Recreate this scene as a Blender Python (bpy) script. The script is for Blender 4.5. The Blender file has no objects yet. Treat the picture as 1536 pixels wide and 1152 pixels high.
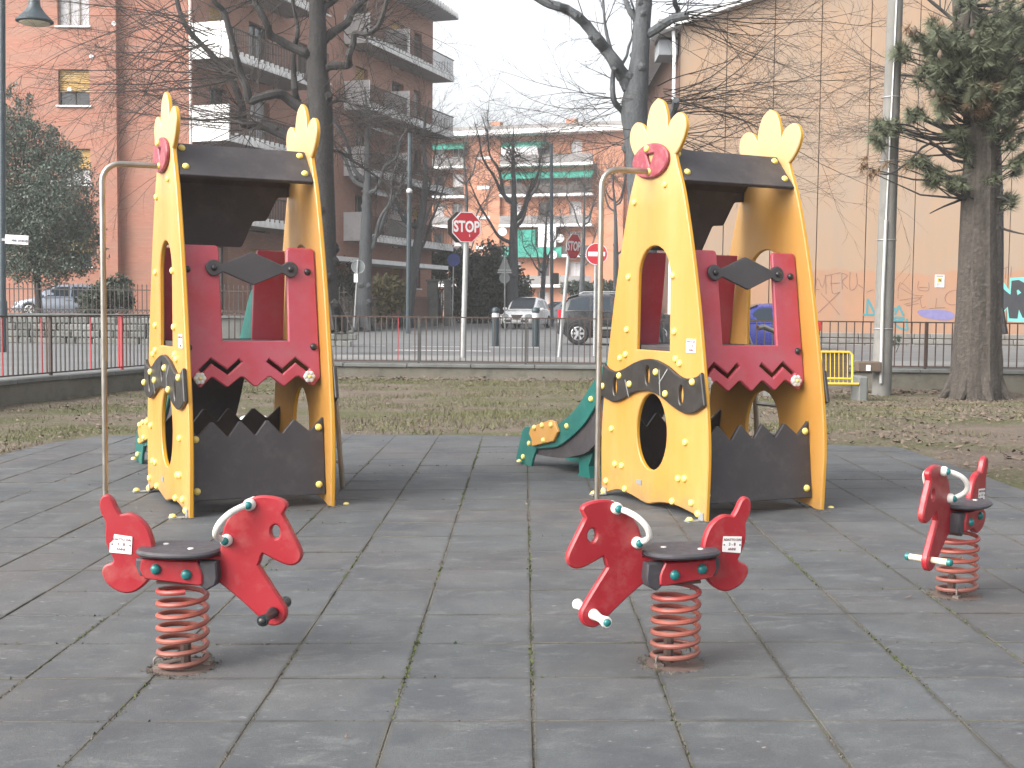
import bpy, bmesh, math, random
from math import sin, cos, pi, radians, sqrt, atan2
from mathutils import Vector, Matrix, noise
from mathutils.geometry import tessellate_polygon
random.seed(7)
S = bpy.context.scene
COL = S.collection
# ------------------------------------------------------------------ camera
F, PITCH, ROLL, YAW, H = 1827.9, .0630, .0108, -.0093, 1.4653
cd = bpy.data.cameras.new('camera'); cam = bpy.data.objects.new('camera', cd); COL.objects.link(cam)
fw = Vector((sin(YAW)*cos(PITCH), cos(YAW)*cos(PITCH), -sin(PITCH)))
rt0 = Vector((cos(YAW), -sin(YAW), 0)); up0 = rt0.cross(fw)
rt = rt0*cos(ROLL) + up0*sin(ROLL); up = up0*cos(ROLL) - rt0*sin(ROLL)
cam.matrix_world = Matrix(((rt.x, up.x, -fw.x, 0), (rt.y, up.y, -fw.y, 0), (rt.z, up.z, -fw.z, H), (0, 0, 0, 1)))
cd.sensor_width = 36; cd.lens = F/1536*36; cd.clip_start = .1; cd.clip_end = 2000
S.camera = cam
# ------------------------------------------------------------------ light
SUN_EL, SUN_ROT = radians(36), radians(-122)
w = bpy.data.worlds.new("World"); S.world = w; w.use_nodes = True
nt = w.node_tree; bg = nt.nodes['Background']
sk = nt.nodes.new('ShaderNodeTexSky'); sk.sky_type = 'NISHITA'; sk.sun_disc = False
sk.sun_elevation = SUN_EL; sk.sun_rotation = SUN_ROT; sk.air_density = 1.0; sk.dust_density = 6.0; sk.ozone_density = 1.0
hs = nt.nodes.new('ShaderNodeHueSaturation'); hs.inputs['Saturation'].default_value = .22          # thin white overcast
nt.links.new(sk.outputs[0], hs.inputs['Color']); nt.links.new(hs.outputs[0], bg.inputs[0]); bg.inputs[1].default_value = .15
sd = bpy.data.lights.new('sun', 'SUN'); sd.energy = .65; sd.angle = radians(60); sd.color = (1, .93, .84)
so = bpy.data.objects.new('sun', sd); COL.objects.link(so)
sdir = Vector((cos(SUN_EL)*sin(SUN_ROT), cos(SUN_EL)*cos(SUN_ROT), sin(SUN_EL)))
so.rotation_euler = sdir.to_track_quat('Z', 'Y').to_euler(); so.location = sdir*60
S.view_settings.view_transform = 'Standard'; S.view_settings.look = 'None'
S.view_settings.gamma = 1; S.view_settings.use_curve_mapping = False
S.view_settings.exposure = 1.53
# ------------------------------------------------------------------ helpers
def ray(px, py):
    X, Y = px-768, py-576
    x = cos(ROLL)*X + sin(ROLL)*Y; y = -sin(ROLL)*X + cos(ROLL)*Y
    v = fw*1 + rt0*(x/F) + up0*(-y/F)
    return v
def at(px, py, Y):
    r = ray(px, py); return Vector((0, 0, H)) + r*(Y/r.y)
def xat(px, Y, py=460): return at(px, py, Y).x
def stz(Y):                                       # street level, rising towards the far end
    return .26 + .19*ss(42, 60, Y)
def lerp(a, b, t): return a+(b-a)*t
def ss(a, b, x):
    t = max(0, min(1, (x-a)/(b-a))); return t*t*(3-2*t)
SL = .0157
def gz(x, y):                                     # playground level
    far = lerp(-.02, -.17, ss(1, 7, x)) if x > 0 else -.02 - .06*ss(-4, -8, x)
    return lerp(SL*x, far, ss(14, 23, y))

def tag(o, label=None, cat=None, group=None, kind=None):
    if label: o['label'] = label
    if cat: o['category'] = cat
    if group: o['group'] = group
    if kind: o['kind'] = kind
    return o
def empty(name, loc, rz=0, label=None, cat=None, group=None):
    o = bpy.data.objects.new(name, None); COL.objects.link(o)
    o.location = loc; o.rotation_euler = (0, 0, rz); o.empty_display_size = .2
    return tag(o, label, cat, group)
CH = {}
def link(name, me, parent=None):
    o = bpy.data.objects.new(name, me); COL.objects.link(o)
    if parent:
        o.parent = parent; CH.setdefault(parent.name, []).append(o)
    return o
def copy_tree(o, parent=None):
    c = o.copy(); COL.objects.link(c)
    if parent:
        c.parent = parent; CH.setdefault(parent.name, []).append(c)
    for ch in list(CH.get(o.name, [])): copy_tree(ch, c)
    return c

class MB:
    def __init__(s): s.v = []; s.f = []
    def add(s, vs, fs, M=None):
        n = len(s.v)
        for p in vs:
            p = Vector(p)
            s.v.append(tuple(M @ p) if M else tuple(p))
        s.f += [tuple(i+n for i in q) for q in fs]; return s
    def box(s, c, d, M=None, ch=0):
        x, y, z = d[0]/2, d[1]/2, d[2]/2
        if ch <= 0:
            vs = [(c[0]+i*x, c[1]+j*y, c[2]+k*z) for i in (-1, 1) for j in (-1, 1) for k in (-1, 1)]
            return s.add(vs, [(0, 1, 3, 2), (4, 6, 7, 5), (0, 4, 5, 1), (2, 3, 7, 6), (0, 2, 6, 4), (1, 5, 7, 3)], M)
        ch = min(ch, x*.9, y*.9, z*.9)                # chamfered box: 24 verts
        vs = []; idx = {}
        for i in (-1, 1):
            for j in (-1, 1):
                for k in (-1, 1):
                    for a in range(3):
                        d3 = [x, y, z]; q = [d3[m]-(ch if m != a else 0) for m in range(3)]
                        idx[i, j, k, a] = len(vs); vs.append((c[0]+i*q[0], c[1]+j*q[1], c[2]+k*q[2]))
        fs = []
        for sgn in (-1, 1):
            for a in range(3):
                r = []
                for (p, q) in ((-1, -1), (1, -1), (1, 1), (-1, 1)):
                    t = [0, 0, 0]; t[a] = sgn; t[(a+1) % 3] = p; t[(a+2) % 3] = q; r.append(idx[t[0], t[1], t[2], a])
                fs.append(tuple(r if sgn > 0 else r[::-1]))
        for a in range(3):
            b, cc = (a+1) % 3, (a+2) % 3
            for p in (-1, 1):
                for q in (-1, 1):
                    t0 = [0, 0, 0]; t0[b] = p; t0[cc] = q; t0[a] = -1; t1 = list(t0); t1[a] = 1
                    r = (idx[tuple(t0)+(b,)], idx[tuple(t1)+(b,)], idx[tuple(t1)+(cc,)], idx[tuple(t0)+(cc,)])
                    fs.append(r if p*q > 0 else r[::-1])
        for i in (-1, 1):
            for j in (-1, 1):
                for k in (-1, 1):
                    r = (idx[i, j, k, 0], idx[i, j, k, 1], idx[i, j, k, 2]); fs.append(r if i*j*k > 0 else r[::-1])
        return s.add(vs, fs, M)
    def tube(s, pts, rad, n=8, cap=True, M=None):
        pts = [Vector(p) for p in pts]; m = len(pts)
        rad = rad if hasattr(rad, '__len__') else [rad]*m
        vs = []; nrm = None
        for i, p in enumerate(pts):
            t = (pts[min(i+1, m-1)]-pts[max(i-1, 0)])
            t = t.normalized() if t.length > 1e-9 else Vector((0, 0, 1))
            if nrm is None:
                nrm = t.orthogonal().normalized()
            else:
                nrm = nrm - t*nrm.dot(t)
                nrm = nrm.normalized() if nrm.length > 1e-6 else t.orthogonal().normalized()
            b = t.cross(nrm)
            for k in range(n):
                a = 2*pi*k/n; vs.append(p + (nrm*cos(a)+b*sin(a))*rad[i])
        fs = [(i*n+k, i*n+(k+1) % n, (i+1)*n+(k+1) % n, (i+1)*n+k) for i in range(m-1) for k in range(n)]
        if cap: fs += [tuple(range(n))[::-1], tuple((m-1)*n+k for k in range(n))]
        return s.add(vs, fs, M)
    def lathe(s, prof, n=16, M=None):               # prof: (r,z) list
        vs = []; fs = []; m = len(prof)
        for r, z in prof:
            for k in range(n): vs.append((r*cos(2*pi*k/n), r*sin(2*pi*k/n), z))
        fs = [(i*n+k, i*n+(k+1) % n, (i+1)*n+(k+1) % n, (i+1)*n+k) for i in range(m-1) for k in range(n)]
        fs += [tuple(range(n))[::-1], tuple((m-1)*n+k for k in range(n))]
        return s.add(vs, fs, M)
    def plate(s, outer, holes=(), t=.03, ch=.004, fn=None):
        """flat plate from a 2D outline with holes: fn(a, b, h) -> 3D, h from 0 (back) to t (front)"""
        fn = fn or (lambda a, b, h: (a, b, h))
        loops = [list(outer)]+[list(h) for h in holes]
        def area(l): return sum(l[i][0]*l[(i+1) % len(l)][1]-l[(i+1) % len(l)][0]*l[i][1] for i in range(len(l)))/2
        if area(loops[0]) < 0: loops[0].reverse()
        for l in loops[1:]:
            if area(l) > 0: l.reverse()
        def inset(l, d):
            o = []; n = len(l)
            for i in range(n):
                p, q, r = Vector(l[i-1]), Vector(l[i]), Vector(l[(i+1) % n])
                a = (q-p); b = (r-q)
                a = a.normalized() if a.length > 1e-9 else Vector((1, 0)); b = b.normalized() if b.length > 1e-9 else a
                m = Vector((-a.y-b.y, a.x+b.x)); L = m.length
                m = m/L if L > 1e-4 else Vector((-a.y, a.x))
                k = d/max(.45, (m.dot(Vector((-a.y, a.x)))))
                o.append((q.x+m.x*k, q.y+m.y*k))
            return o
        ins = [inset(l, ch) if ch > 0 else l for l in loops]
        tri = tessellate_polygon([[Vector((p[0], p[1], 0)) for p in l] for l in ins])
        base = len(s.v); flat = [p for l in ins for p in l]; full = [p for l in loops for p in l]; N = len(flat)
        for (L, h) in ((flat, t), (full, t-ch), (full, ch), (flat, 0)):
            for p in L: s.v.append(tuple(fn(p[0], p[1], h)))
        for a, b, c in tri:
            A, B, C = flat[a], flat[b], flat[c]
            if (B[0]-A[0])*(C[1]-A[1])-(B[1]-A[1])*(C[0]-A[0]) < 0: a, b, c = a, c, b
            s.f.append((base+a, base+b, base+c)); s.f.append((base+3*N+a, base+3*N+c, base+3*N+b))
        off = 0
        for l in loops:
            n = len(l)
            for i in range(n):
                j = (i+1) % n
                for k in range(3):
                    s.f.append((base+(k+1)*N+off+i, base+(k+1)*N+off+j, base+k*N+off+j, base+k*N+off+i))
            off += n
        return s
    def mesh(s, name, mat, smooth=True, ang=35):
        me = bpy.data.meshes.new(name); me.from_pydata(s.v, [], s.f)
        if mat: me.materials.append(mat)
        if smooth:
            me.polygons.foreach_set('use_smooth', [True]*len(me.polygons))
            me.set_sharp_from_angle(angle=radians(ang))
        me.update(); return me
    def build(s, name, mat, parent=None, smooth=True, ang=35):
        return link(name, s.mesh(name, mat, smooth, ang), parent)

def frame(o, x, y, z): return Matrix(((x[0], y[0], z[0], o[0]), (x[1], y[1], z[1], o[1]), (x[2], y[2], z[2], o[2]), (0, 0, 0, 1)))
def smooth_poly(pts, n=4, closed=True, sharp=()):
    out = []; m = len(pts)
    for i in range(m if closed else m-1):
        p1, p2 = Vector(pts[i]), Vector(pts[(i+1) % m])
        p0 = Vector(pts[i-1]) if (closed or i > 0) else p1; p3 = Vector(pts[(i+2) % m]) if (closed or i < m-2) else p2
        if i in sharp: p0 = p1*2-p2 if False else p1
        if (i+1) % m in sharp: p3 = p2
        for k in range(n):
            t = k/n
            q = ((p1*2)+(p2-p0)*t+(p0*2-p1*5+p2*4-p3)*t*t+(p1*3-p0-p2*3+p3)*t**3)/2
            out.append(tuple(q))
    if not closed: out.append(tuple(pts[-1]))
    return out
def ell(cx, cy, rx, ry, n=24): return [(cx+rx*cos(2*pi*k/n), cy+ry*sin(2*pi*k/n)) for k in range(n)]
def stroke(pts, w):                                 # 2D polyline -> closed outline
    L = []; R = []; n = len(pts)
    for i in range(n):
        p = Vector(pts[i]); a = (p-Vector(pts[i-1])).normalized() if i else None; b = (Vector(pts[i+1])-p).normalized() if i < n-1 else None
        a = a or b; b = b or a
        m = (a+b); m = m.normalized() if m.length > 1e-3 else a
        nn = Vector((-m.y, m.x)); k = w/2/max(.5, m.dot(a))
        L.append(tuple(p+nn*k)); R.append(tuple(p-nn*k))
    return L+R[::-1]
def text_mesh(txt, size, mat, name='lettering', bold=0, depth=.002, sx=1, parent=None, M=None):
    cu = bpy.data.curves.new('t', 'FONT'); cu.body = txt; cu.size = size; cu.align_x = 'CENTER'; cu.align_y = 'CENTER'
    cu.extrude = depth; cu.offset = bold; cu.resolution_u = 3
    o = bpy.data.objects.new('t', cu); COL.objects.link(o)
    dg = bpy.context.evaluated_depsgraph_get(); me = bpy.data.meshes.new_from_object(o.evaluated_get(dg))
    bpy.data.objects.remove(o); bpy.data.curves.remove(cu)
    me.name = name; me.materials.clear(); me.materials.append(mat)
    T = (M or Matrix()) @ Matrix.Diagonal((sx, 1, 1, 1)); me.transform(T)
    return link(name, me, parent)
# ------------------------------------------------------------------ materials
class NB:
    def __init__(s, mat):
        s.nt = mat.node_tree; s.n = s.nt.nodes; s.l = s.nt.links
    def new(s, t, **k):
        x = s.n.new(t)
        for a, b in k.items(): setattr(x, a, b)
        return x
    def noise(s, vec, scale, detail=4, rough=.6, dist=0):
        x = s.n.new('ShaderNodeTexNoise'); x.inputs['Scale'].default_value = scale; x.inputs['Detail'].default_value = detail
        x.inputs['Roughness'].default_value = rough; x.inputs['Distortion'].default_value = dist; s.l.new(vec, x.inputs['Vector']); return x.outputs['Fac']
    def ramp(s, fac, stops):
        x = s.n.new('ShaderNodeValToRGB'); e = x.color_ramp.elements
        while len(e) > len(stops): e.remove(e[-1])
        for i, (p, c) in enumerate(stops):
            q = e[i] if i < len(e) else e.new(p)
            q.position = p; q.color = (c, c, c, 1) if not hasattr(c, '__len__') else tuple(c)+(1,)
        s.l.new(fac, x.inputs[0]); return x.outputs[0]
    def mix(s, fac, a, b, mode='MIX'):
        x = s.n.new('ShaderNodeMix'); x.data_type = 'RGBA'; x.blend_type = mode
        for sock, v in ((x.inputs[0], fac), (x.inputs[6], a), (x.inputs[7], b)):
            if isinstance(v, bpy.types.NodeSocket): s.l.new(v, sock)
            else: sock.default_value = v if not hasattr(v, '__len__') else tuple(v)[:3]+(1,)
        return x.outputs[2]
    def math(s, op, a, b=0.):
        x = s.n.new('ShaderNodeMath'); x.operation = op
        for sock, v in ((x.inputs[0], a), (x.inputs[1], b)):
            if isinstance(v, bpy.types.NodeSocket): s.l.new(v, sock)
            else: sock.default_value = v
        return x.outputs[0]
    def mapping(s, vec, scale):
        x = s.n.new('ShaderNodeMapping'); x.inputs['Scale'].default_value = scale; s.l.new(vec, x.inputs[0]); return x.outputs[0]
def newmat(name):
    m = bpy.data.materials.new(name); m.use_nodes = True; b = NB(m); b.p = b.n['Principled BSDF']
    b.obj = b.n.new('ShaderNodeTexCoord').outputs['Object']; b.pos = b.n.new('ShaderNodeNewGeometry').outputs['Position']
    b.rnd = b.n.new('ShaderNodeObjectInfo').outputs['Random']
    return m, b
def bumpit(b, h, strength, dist=.01):
    x = b.n.new('ShaderNodeBump'); x.inputs['Strength'].default_value = strength; x.inputs['Distance'].default_value = dist
    b.l.new(h, x.inputs['Height']); b.l.new(x.outputs[0], b.p.inputs['Normal'])
def pm(name, c1, c2=None, rough=.55, scale=4, stretch=(1, 1, 1), bump=0, bscale=60, metal=0, rnd=0, world=False, dist=.005, spec=.5, dirt=None, dirtamt=.5, coat=0):
    m, b = newmat(name); vec = b.pos if world else b.obj
    c2 = c2 or tuple(x*.8 for x in c1)
    f = b.ramp(b.noise(b.mapping(vec, stretch), scale, 5, .6), [(.3, 0.), (.7, 1.)])
    col = b.mix(f, c1, c2)
    if dirt:
        d = b.ramp(b.noise(vec, scale*2.3, 8, .7), [(.5, 0.), (.72, dirtamt)]); col = b.mix(d, col, dirt)
    if rnd:
        k = b.math('ADD', b.math('MULTIPLY', b.rnd, rnd), 1-rnd/2)
        x = b.n.new('ShaderNodeMix'); x.data_type = 'RGBA'; x.blend_type = 'MULTIPLY'; x.inputs[0].default_value = 1
        b.l.new(col, x.inputs[6]); cc = b.n.new('ShaderNodeCombineColor')
        for i in range(3): b.l.new(k, cc.inputs[i])
        b.l.new(cc.outputs[0], x.inputs[7]); col = x.outputs[2]
    b.l.new(col, b.p.inputs['Base Color'])
    r = b.ramp(b.noise(vec, scale*3, 4, .6), [(.3, max(0, rough-.08)), (.7, min(1, rough+.1))]); b.l.new(r, b.p.inputs['Roughness'])
    b.p.inputs['Metallic'].default_value = metal; b.p.inputs['Specular IOR Level'].default_value = spec
    if coat: b.p.inputs['Coat Weight'].default_value = coat; b.p.inputs['Coat Roughness'].default_value = .08
    if bump: bumpit(b, b.noise(vec, bscale, 6, .65), bump, dist)
    return m
M = {}
def yellow_mat():
    m, b = newmat('yellow_panel')
    f = b.ramp(b.noise(b.mapping(b.obj, (1, 2.0, .45)), 1.0, 5, .6), [(.3, 0.), (.7, 1.)])
    col = b.mix(f, (.49, .283, .096), (.46, .212, .034))
    x = b.n.new('ShaderNodeSeparateXYZ'); b.l.new(b.obj, x.inputs[0])
    zz = b.math('ADD', x.outputs[2], b.math('MULTIPLY', b.math('SUBTRACT', b.noise(b.obj, 3, 4), .5), .5))
    col = b.mix(b.ramp(b.math('MULTIPLY', zz, .3), [(.66, 0.), (.82, .75)]), col, (.54, .395, .22))           # bleached crest
    st = b.noise(b.mapping(b.obj, (9, 9, .5)), 1.6, 6, .7)
    col = b.mix(b.ramp(st, [(.58, 0.), (.74, .38)]), col, (.36, .19, .06))                                   # runs of dirty water
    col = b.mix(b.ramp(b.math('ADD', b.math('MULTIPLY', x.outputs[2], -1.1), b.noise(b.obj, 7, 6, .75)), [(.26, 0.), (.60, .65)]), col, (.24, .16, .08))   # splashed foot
    col = b.mix(b.ramp(b.noise(b.mapping(b.obj, (1, 14, 3)), 5, 5, .7), [(.66, 0.), (.75, .4)]), col, (.66, .52, .30))
    k = b.math('ADD', b.math('MULTIPLY', b.rnd, .16), .92); cc = b.n.new('ShaderNodeCombineColor')
    for i in range(3): b.l.new(k, cc.inputs[i])
    col = b.mix(1.0, col, cc.outputs[0], 'MULTIPLY'); b.l.new(col, b.p.inputs['Base Color'])
    b.l.new(b.ramp(b.noise(b.obj, 5, 5), [(.3, .36), (.7, .55)]), b.p.inputs['Roughness']); bumpit(b, b.noise(b.obj, 90, 4), .06, .005)
    return m
M['yellow'] = yellow_mat()
M['yellow_edge'] = pm('yellow_edge', (.62, .32, .022), (.56, .27, .018), .42, 2)
M['yellow_cap'] = pm('yellow_cap', (.78, .66, .22), (.72, .55, .10), .4, 8)
M['red'] = pm('red_panel', (.42, .085, .125), (.40, .028, .038), .36, 2.2, bump=.05, bscale=120, dirt=(.36, .13, .14), dirtamt=.5, rnd=.12)
M['horse_red'] = pm('horse_red', (.30, .014, .023), (.25, .010, .016), .36, 3, bump=.04, bscale=140, dirt=(.33, .11, .10), dirtamt=.6)
M['charcoal'] = pm('charcoal_panel', (.052, .046, .050), (.038, .034, .037), .5, 2.5, bump=.10, bscale=160, dirt=(.12, .11, .10), dirtamt=.35)
M['black'] = pm('black_band', (.020, .018, .017), (.030, .027, .025), .38, 4, bump=.1, bscale=90, dirt=(.08, .075, .07), dirtamt=.3)
M['blackbolt'] = pm('black_bolt', (.02, .02, .022), None, .35, 10)
M['emblem'] = pm('emblem_red', (.27, .055, .075), (.22, .035, .05), .5, 9, dirt=(.5, .32, .30), dirtamt=.3)
M['teal'] = pm('teal_panel', (.012, .125, .105), (.010, .095, .085), .36, 2, dirt=(.08, .2, .17), dirtamt=.4)
M['tealbolt'] = pm('teal_bolt', (.008, .14, .14), None, .35, 10)
M['steel'] = pm('steel_tube', (.36, .335, .30), (.27, .25, .22), .36, 6, metal=.85)
M['galv'] = pm('galvanised_post', (.34, .35, .35), (.27, .28, .28), .5, 5, metal=.3)
M['white'] = pm('white_plastic', (.68, .67, .63), (.58, .56, .52), .4, 12, dirt=(.35, .32, .27), dirtamt=.5)
M['cream'] = pm('cream_plastic', (.66, .58, .42), (.55, .48, .34), .5, 14)
M['darkpeg'] = pm('dark_peg', (.012, .022, .025), None, .35, 10)
M['seat'] = pm('seat_rubber', (.050, .047, .055), (.036, .034, .040), .55, 9, bump=.15, bscale=200, dirt=(.11, .10, .10), dirtamt=.4)
def spring_mat():
    m, b = newmat('spring_paint')
    x = b.n.new('ShaderNodeSeparateXYZ'); b.l.new(b.obj, x.inputs[0])
    z = b.math('ADD', x.outputs[2], b.math('MULTIPLY', b.math('SUBTRACT', b.noise(b.obj, 6), .5), .12))
    col = b.ramp(z, [(.02, (.17, .068, .052)), (.16, (.26, .072, .050)), (.28, (.27, .058, .042)), (.34, (.28, .020, .026))])
    d = b.ramp(b.noise(b.obj, 30, 6, .7), [(.52, 0.), (.72, .6)]); col = b.mix(d, col, (.13, .06, .045))
    b.l.new(col, b.p.inputs['Base Color']); b.p.inputs['Roughness'].default_value = .5
    return m
M['spring'] = spring_mat()
M['rust'] = pm('rusty_base', (.105, .060, .050), (.07, .055, .047), .85, 14, bump=.4, bscale=80)
M['clamp'] = pm('clamp_metal', (.22, .20, .18), (.13, .10, .085), .6, 20, metal=.4)
M['label'] = pm('label_white', (.72, .71, .70), (.66, .65, .64), .5, 20)
M['ink'] = pm('label_ink', (.12, .02, .03), None, .6, 20)
M['inkdark'] = pm('dark_ink', (.06, .06, .08), None, .6, 20)
M['bar'] = pm('fence_grey', (.050, .054, .054), (.040, .037, .034), .55, 8, dirt=(.13, .06, .04), dirtamt=.5)
M['barbrown'] = pm('fence_rust', (.060, .038, .032), (.042, .028, .024), .7, 8, dirt=(.15, .06, .035), dirtamt=.5)
M['barred'] = pm('fence_red', (.36, .025, .035), (.25, .03, .03), .5, 6)
M['concrete'] = pm('concrete_wall', (.155, .145, .120), (.115, .105, .082), .9, 1.6, bump=.35, bscale=30, world=True, dirt=(.06, .065, .048), dirtamt=.75, dist=.02)
M['cap'] = pm('stone_cap', (.145, .15, .145), (.10, .105, .10), .85, 2.5, bump=.25, bscale=40, world=True, dirt=(.05, .055, .05), dirtamt=.5)
M['asphalt'] = pm('asphalt', (.135, .14, .143), (.105, .11, .115), .85, .5, bump=.2, bscale=120, world=True, dirt=(.16, .155, .15), dirtamt=.5)
M['pave'] = pm('pavement', (.20, .20, .195), (.16, .16, .155), .9, 1.0, bump=.2, bscale=60, world=True, dirt=(.10, .09, .08), dirtamt=.4)
M['paint'] = pm('road_paint', (.55, .55, .54), (.35, .35, .35), .8, 5, world=True)
def brick_mat(name, c1, c2, mortar, axis='X'):
    m, b = newmat(name)
    x = b.n.new('ShaderNodeSeparateXYZ'); b.l.new(b.obj, x.inputs[0])
    c = b.n.new('ShaderNodeCombineXYZ'); b.l.new(x.outputs[0 if axis == 'X' else 1], c.inputs[0]); b.l.new(x.outputs[2], c.inputs[1])
    t = b.n.new('ShaderNodeTexBrick'); b.l.new(c.outputs[0], t.inputs['Vector'])
    t.inputs['Color1'].default_value = c1+(1,); t.inputs['Color2'].default_value = c2+(1,); t.inputs['Mortar'].default_value = mortar+(1,)
    t.inputs['Scale'].default_value = 1; t.inputs['Mortar Size'].default_value = .012; t.inputs['Brick Width'].default_value = .26; t.inputs['Row Height'].default_value = .085
    col = b.mix(b.ramp(b.noise(b.pos, .5, 5), [(.35, 0.), (.75, .45)]), t.outputs[0], tuple(x*.62 for x in c1))
    b.l.new(col, b.p.inputs['Base Color']); b.p.inputs['Roughness'].default_value = .85
    bumpit(b, t.outputs['Fac'], -.5, .01)
    return m
M['brick'] = brick_mat('red_brick', (.42, .185, .125), (.36, .145, .098), (.28, .185, .145))
M['brick2'] = brick_mat('brown_brick', (.40, .20, .145), (.34, .16, .11), (.26, .19, .155), 'Y')
M['brickfar'] = pm('orange_brick', (.46, .215, .135), (.40, .175, .10), .85, .4)
M['white_wall'] = pm('white_render', (.80, .80, .79), (.72, .72, .72), .7, .8, dirt=(.40, .39, .38), dirtamt=.4)
M['slab'] = pm('slab_concrete', (.24, .23, .225), (.19, .18, .175), .85, .8)
M['glass'] = pm('window_glass', (.05, .06, .07), (.03, .035, .04), .08, .4, spec=.7)
M['curtain'] = pm('curtained_pane', (.50, .50, .52), (.38, .37, .38), .25, 2, (3, 3, .3))
M['blind'] = pm('wooden_blind', (.42, .27, .08), (.36, .21, .05), .6, 3, (.2, .2, 20))
M['frame'] = pm('window_frame', (.30, .25, .20), None, .6, 4)
M['darkframe'] = pm('dark_frame', (.05, .04, .035), None, .6, 4)
M['roof'] = pm('roof_soffit', (.25, .27, .29), (.20, .21, .23), .8, .5)
M['green_awning'] = pm('green_awning', (.03, .30, .22), (.02, .22, .17), .7, 1)
M['plaster'] = None
M['bark'] = pm('bark_grey', (.040, .037, .036), (.020, .019, .019), .9, 5, (3, 3, .6), bump=.9, bscale=18, dist=.03, dirt=(.075, .075, .068), dirtamt=.4)
M['bark_veiled'] = pm('bark_veiled', (.085, .092, .098), (.050, .055, .060), .9, 5, (3, 3, .6), bump=.9, bscale=18, dist=.03, dirt=(.12, .12, .12), dirtamt=.5)  # bark made paler and bluer: veiling glare put into the colour
M['grit'] = pm('grit_and_contact_shade', (.085, .07, .055), (.05, .043, .036), .95, 9, dirt=(.2, .18, .15), dirtamt=.6)
M['twig'] = pm('twig_bark', (.042, .035, .032), (.028, .023, .021), .85, 3)
M['pinebark'] = pm('pine_bark', (.072, .060, .050), (.034, .029, .025), .95, 6, (3, 3, .5), bump=1.0, bscale=14, dist=.05, dirt=(.115, .105, .092), dirtamt=.5)
M['needle'] = pm('pine_needle', (.140, .152, .088), (.068, .084, .052), .6, 3, rnd=.2)
M['deadneedle'] = pm('dead_needle', (.20, .125, .07), (.14, .09, .05), .8, 3)
M['leaf'] = pm('evergreen_leaf', (.085, .115, .085), (.040, .065, .048), .55, 1.5)
M['leaf2'] = pm('dark_hedge_leaf', (.028, .045, .025), (.015, .028, .016), .6, 1.5)
M['olive'] = pm('olive_leaf', (.13, .115, .05), (.09, .08, .035), .7, 2)
M['hazeleaf'] = pm('far_leaf', (.16, .165, .15), (.12, .12, .11), .8, .3)
M['stone'] = pm('stone_wall', (.20, .205, .195), (.12, .125, .115), .9, 1.5, bump=.5, bscale=10, world=True, dirt=(.07, .08, .06), dirtamt=.6, dist=.03, rnd=.5)
M['mortar'] = pm('mortar', (.13, .13, .12), None, .95, 3)
M['postgreen'] = pm('post_green', (.035, .055, .065), (.028, .043, .052), .45, 3)
M['signred'] = pm('sign_red', (.42, .02, .035), (.38, .02, .03), .4, 5)
M['signwhite'] = pm('sign_white', (.72, .72, .72), None, .4, 5)
M['signblue'] = pm('sign_blue', (.02, .045, .22), None, .4, 5)
M['signback'] = pm('sign_back', (.17, .19, .20), (.13, .145, .15), .5, 5, metal=.2)
M['lightpole'] = pm('pole_concrete', (.19, .185, .17), (.14, .137, .128), .85, 2, (2, 2, .4), bump=.2, bscale=40, dirt=(.09, .085, .08), dirtamt=.5)
M['conduit'] = pm('conduit_pvc', (.42, .42, .41), (.35, .35, .34), .5, 3)
M['benchy'] = pm('bench_yellow', (.62, .45, .04), (.52, .36, .03), .5, 5, dirt=(.3, .2, .06), dirtamt=.5)
M['wood'] = pm('old_wood', (.12, .085, .06), (.08, .06, .045), .85, 5, (1, 8, 8))
def carpaint(name, c, rough=.25): return pm(name, c, tuple(x*.93 for x in c), rough, 1.5, coat=.8, spec=.5)
M['car_white'] = carpaint('car_white', (.82, .83, .84)); M['car_black'] = carpaint('car_black', (.016, .017, .019))
M['car_silver'] = carpaint('car_silver', (.42, .44, .46)); M['car_blue'] = carpaint('car_blue', (.022, .030, .20)); M['car_grey'] = carpaint('car_bluegrey', (.22, .26, .33))
M['carglass'] = pm('car_glass', (.02, .03, .042), (.012, .02, .028), .06, 1, spec=.5)
M['tyre'] = pm('tyre', (.018, .018, .019), None, .8, 6)
M['rim'] = pm('alloy_rim', (.55, .56, .57), (.48, .49, .50), .35, 6, metal=.6)
M['plastic'] = pm('black_plastic', (.02, .021, .023), None, .55, 6)
M['lamp_glass'] = pm('headlight', (.30, .33, .35), (.16, .18, .19), .12, 9)
M['tail'] = pm('tail_light', (.55, .015, .03), None, .2, 6)
M['plate'] = pm('number_plate', (.62, .63, .62), None, .5, 9)
M['moss'] = pm('moss', (.06, .085, .022), (.045, .055, .02), .9, 8)
M['dryleaf'] = pm('dry_leaf', (.165, .115, .085), (.085, .058, .043), .8, 60, dirt=(.30, .26, .225), dirtamt=.7)
M['grassblade'] = pm('grass_blade', (.085, .095, .035), (.11, .10, .045), .7, 2)

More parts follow.
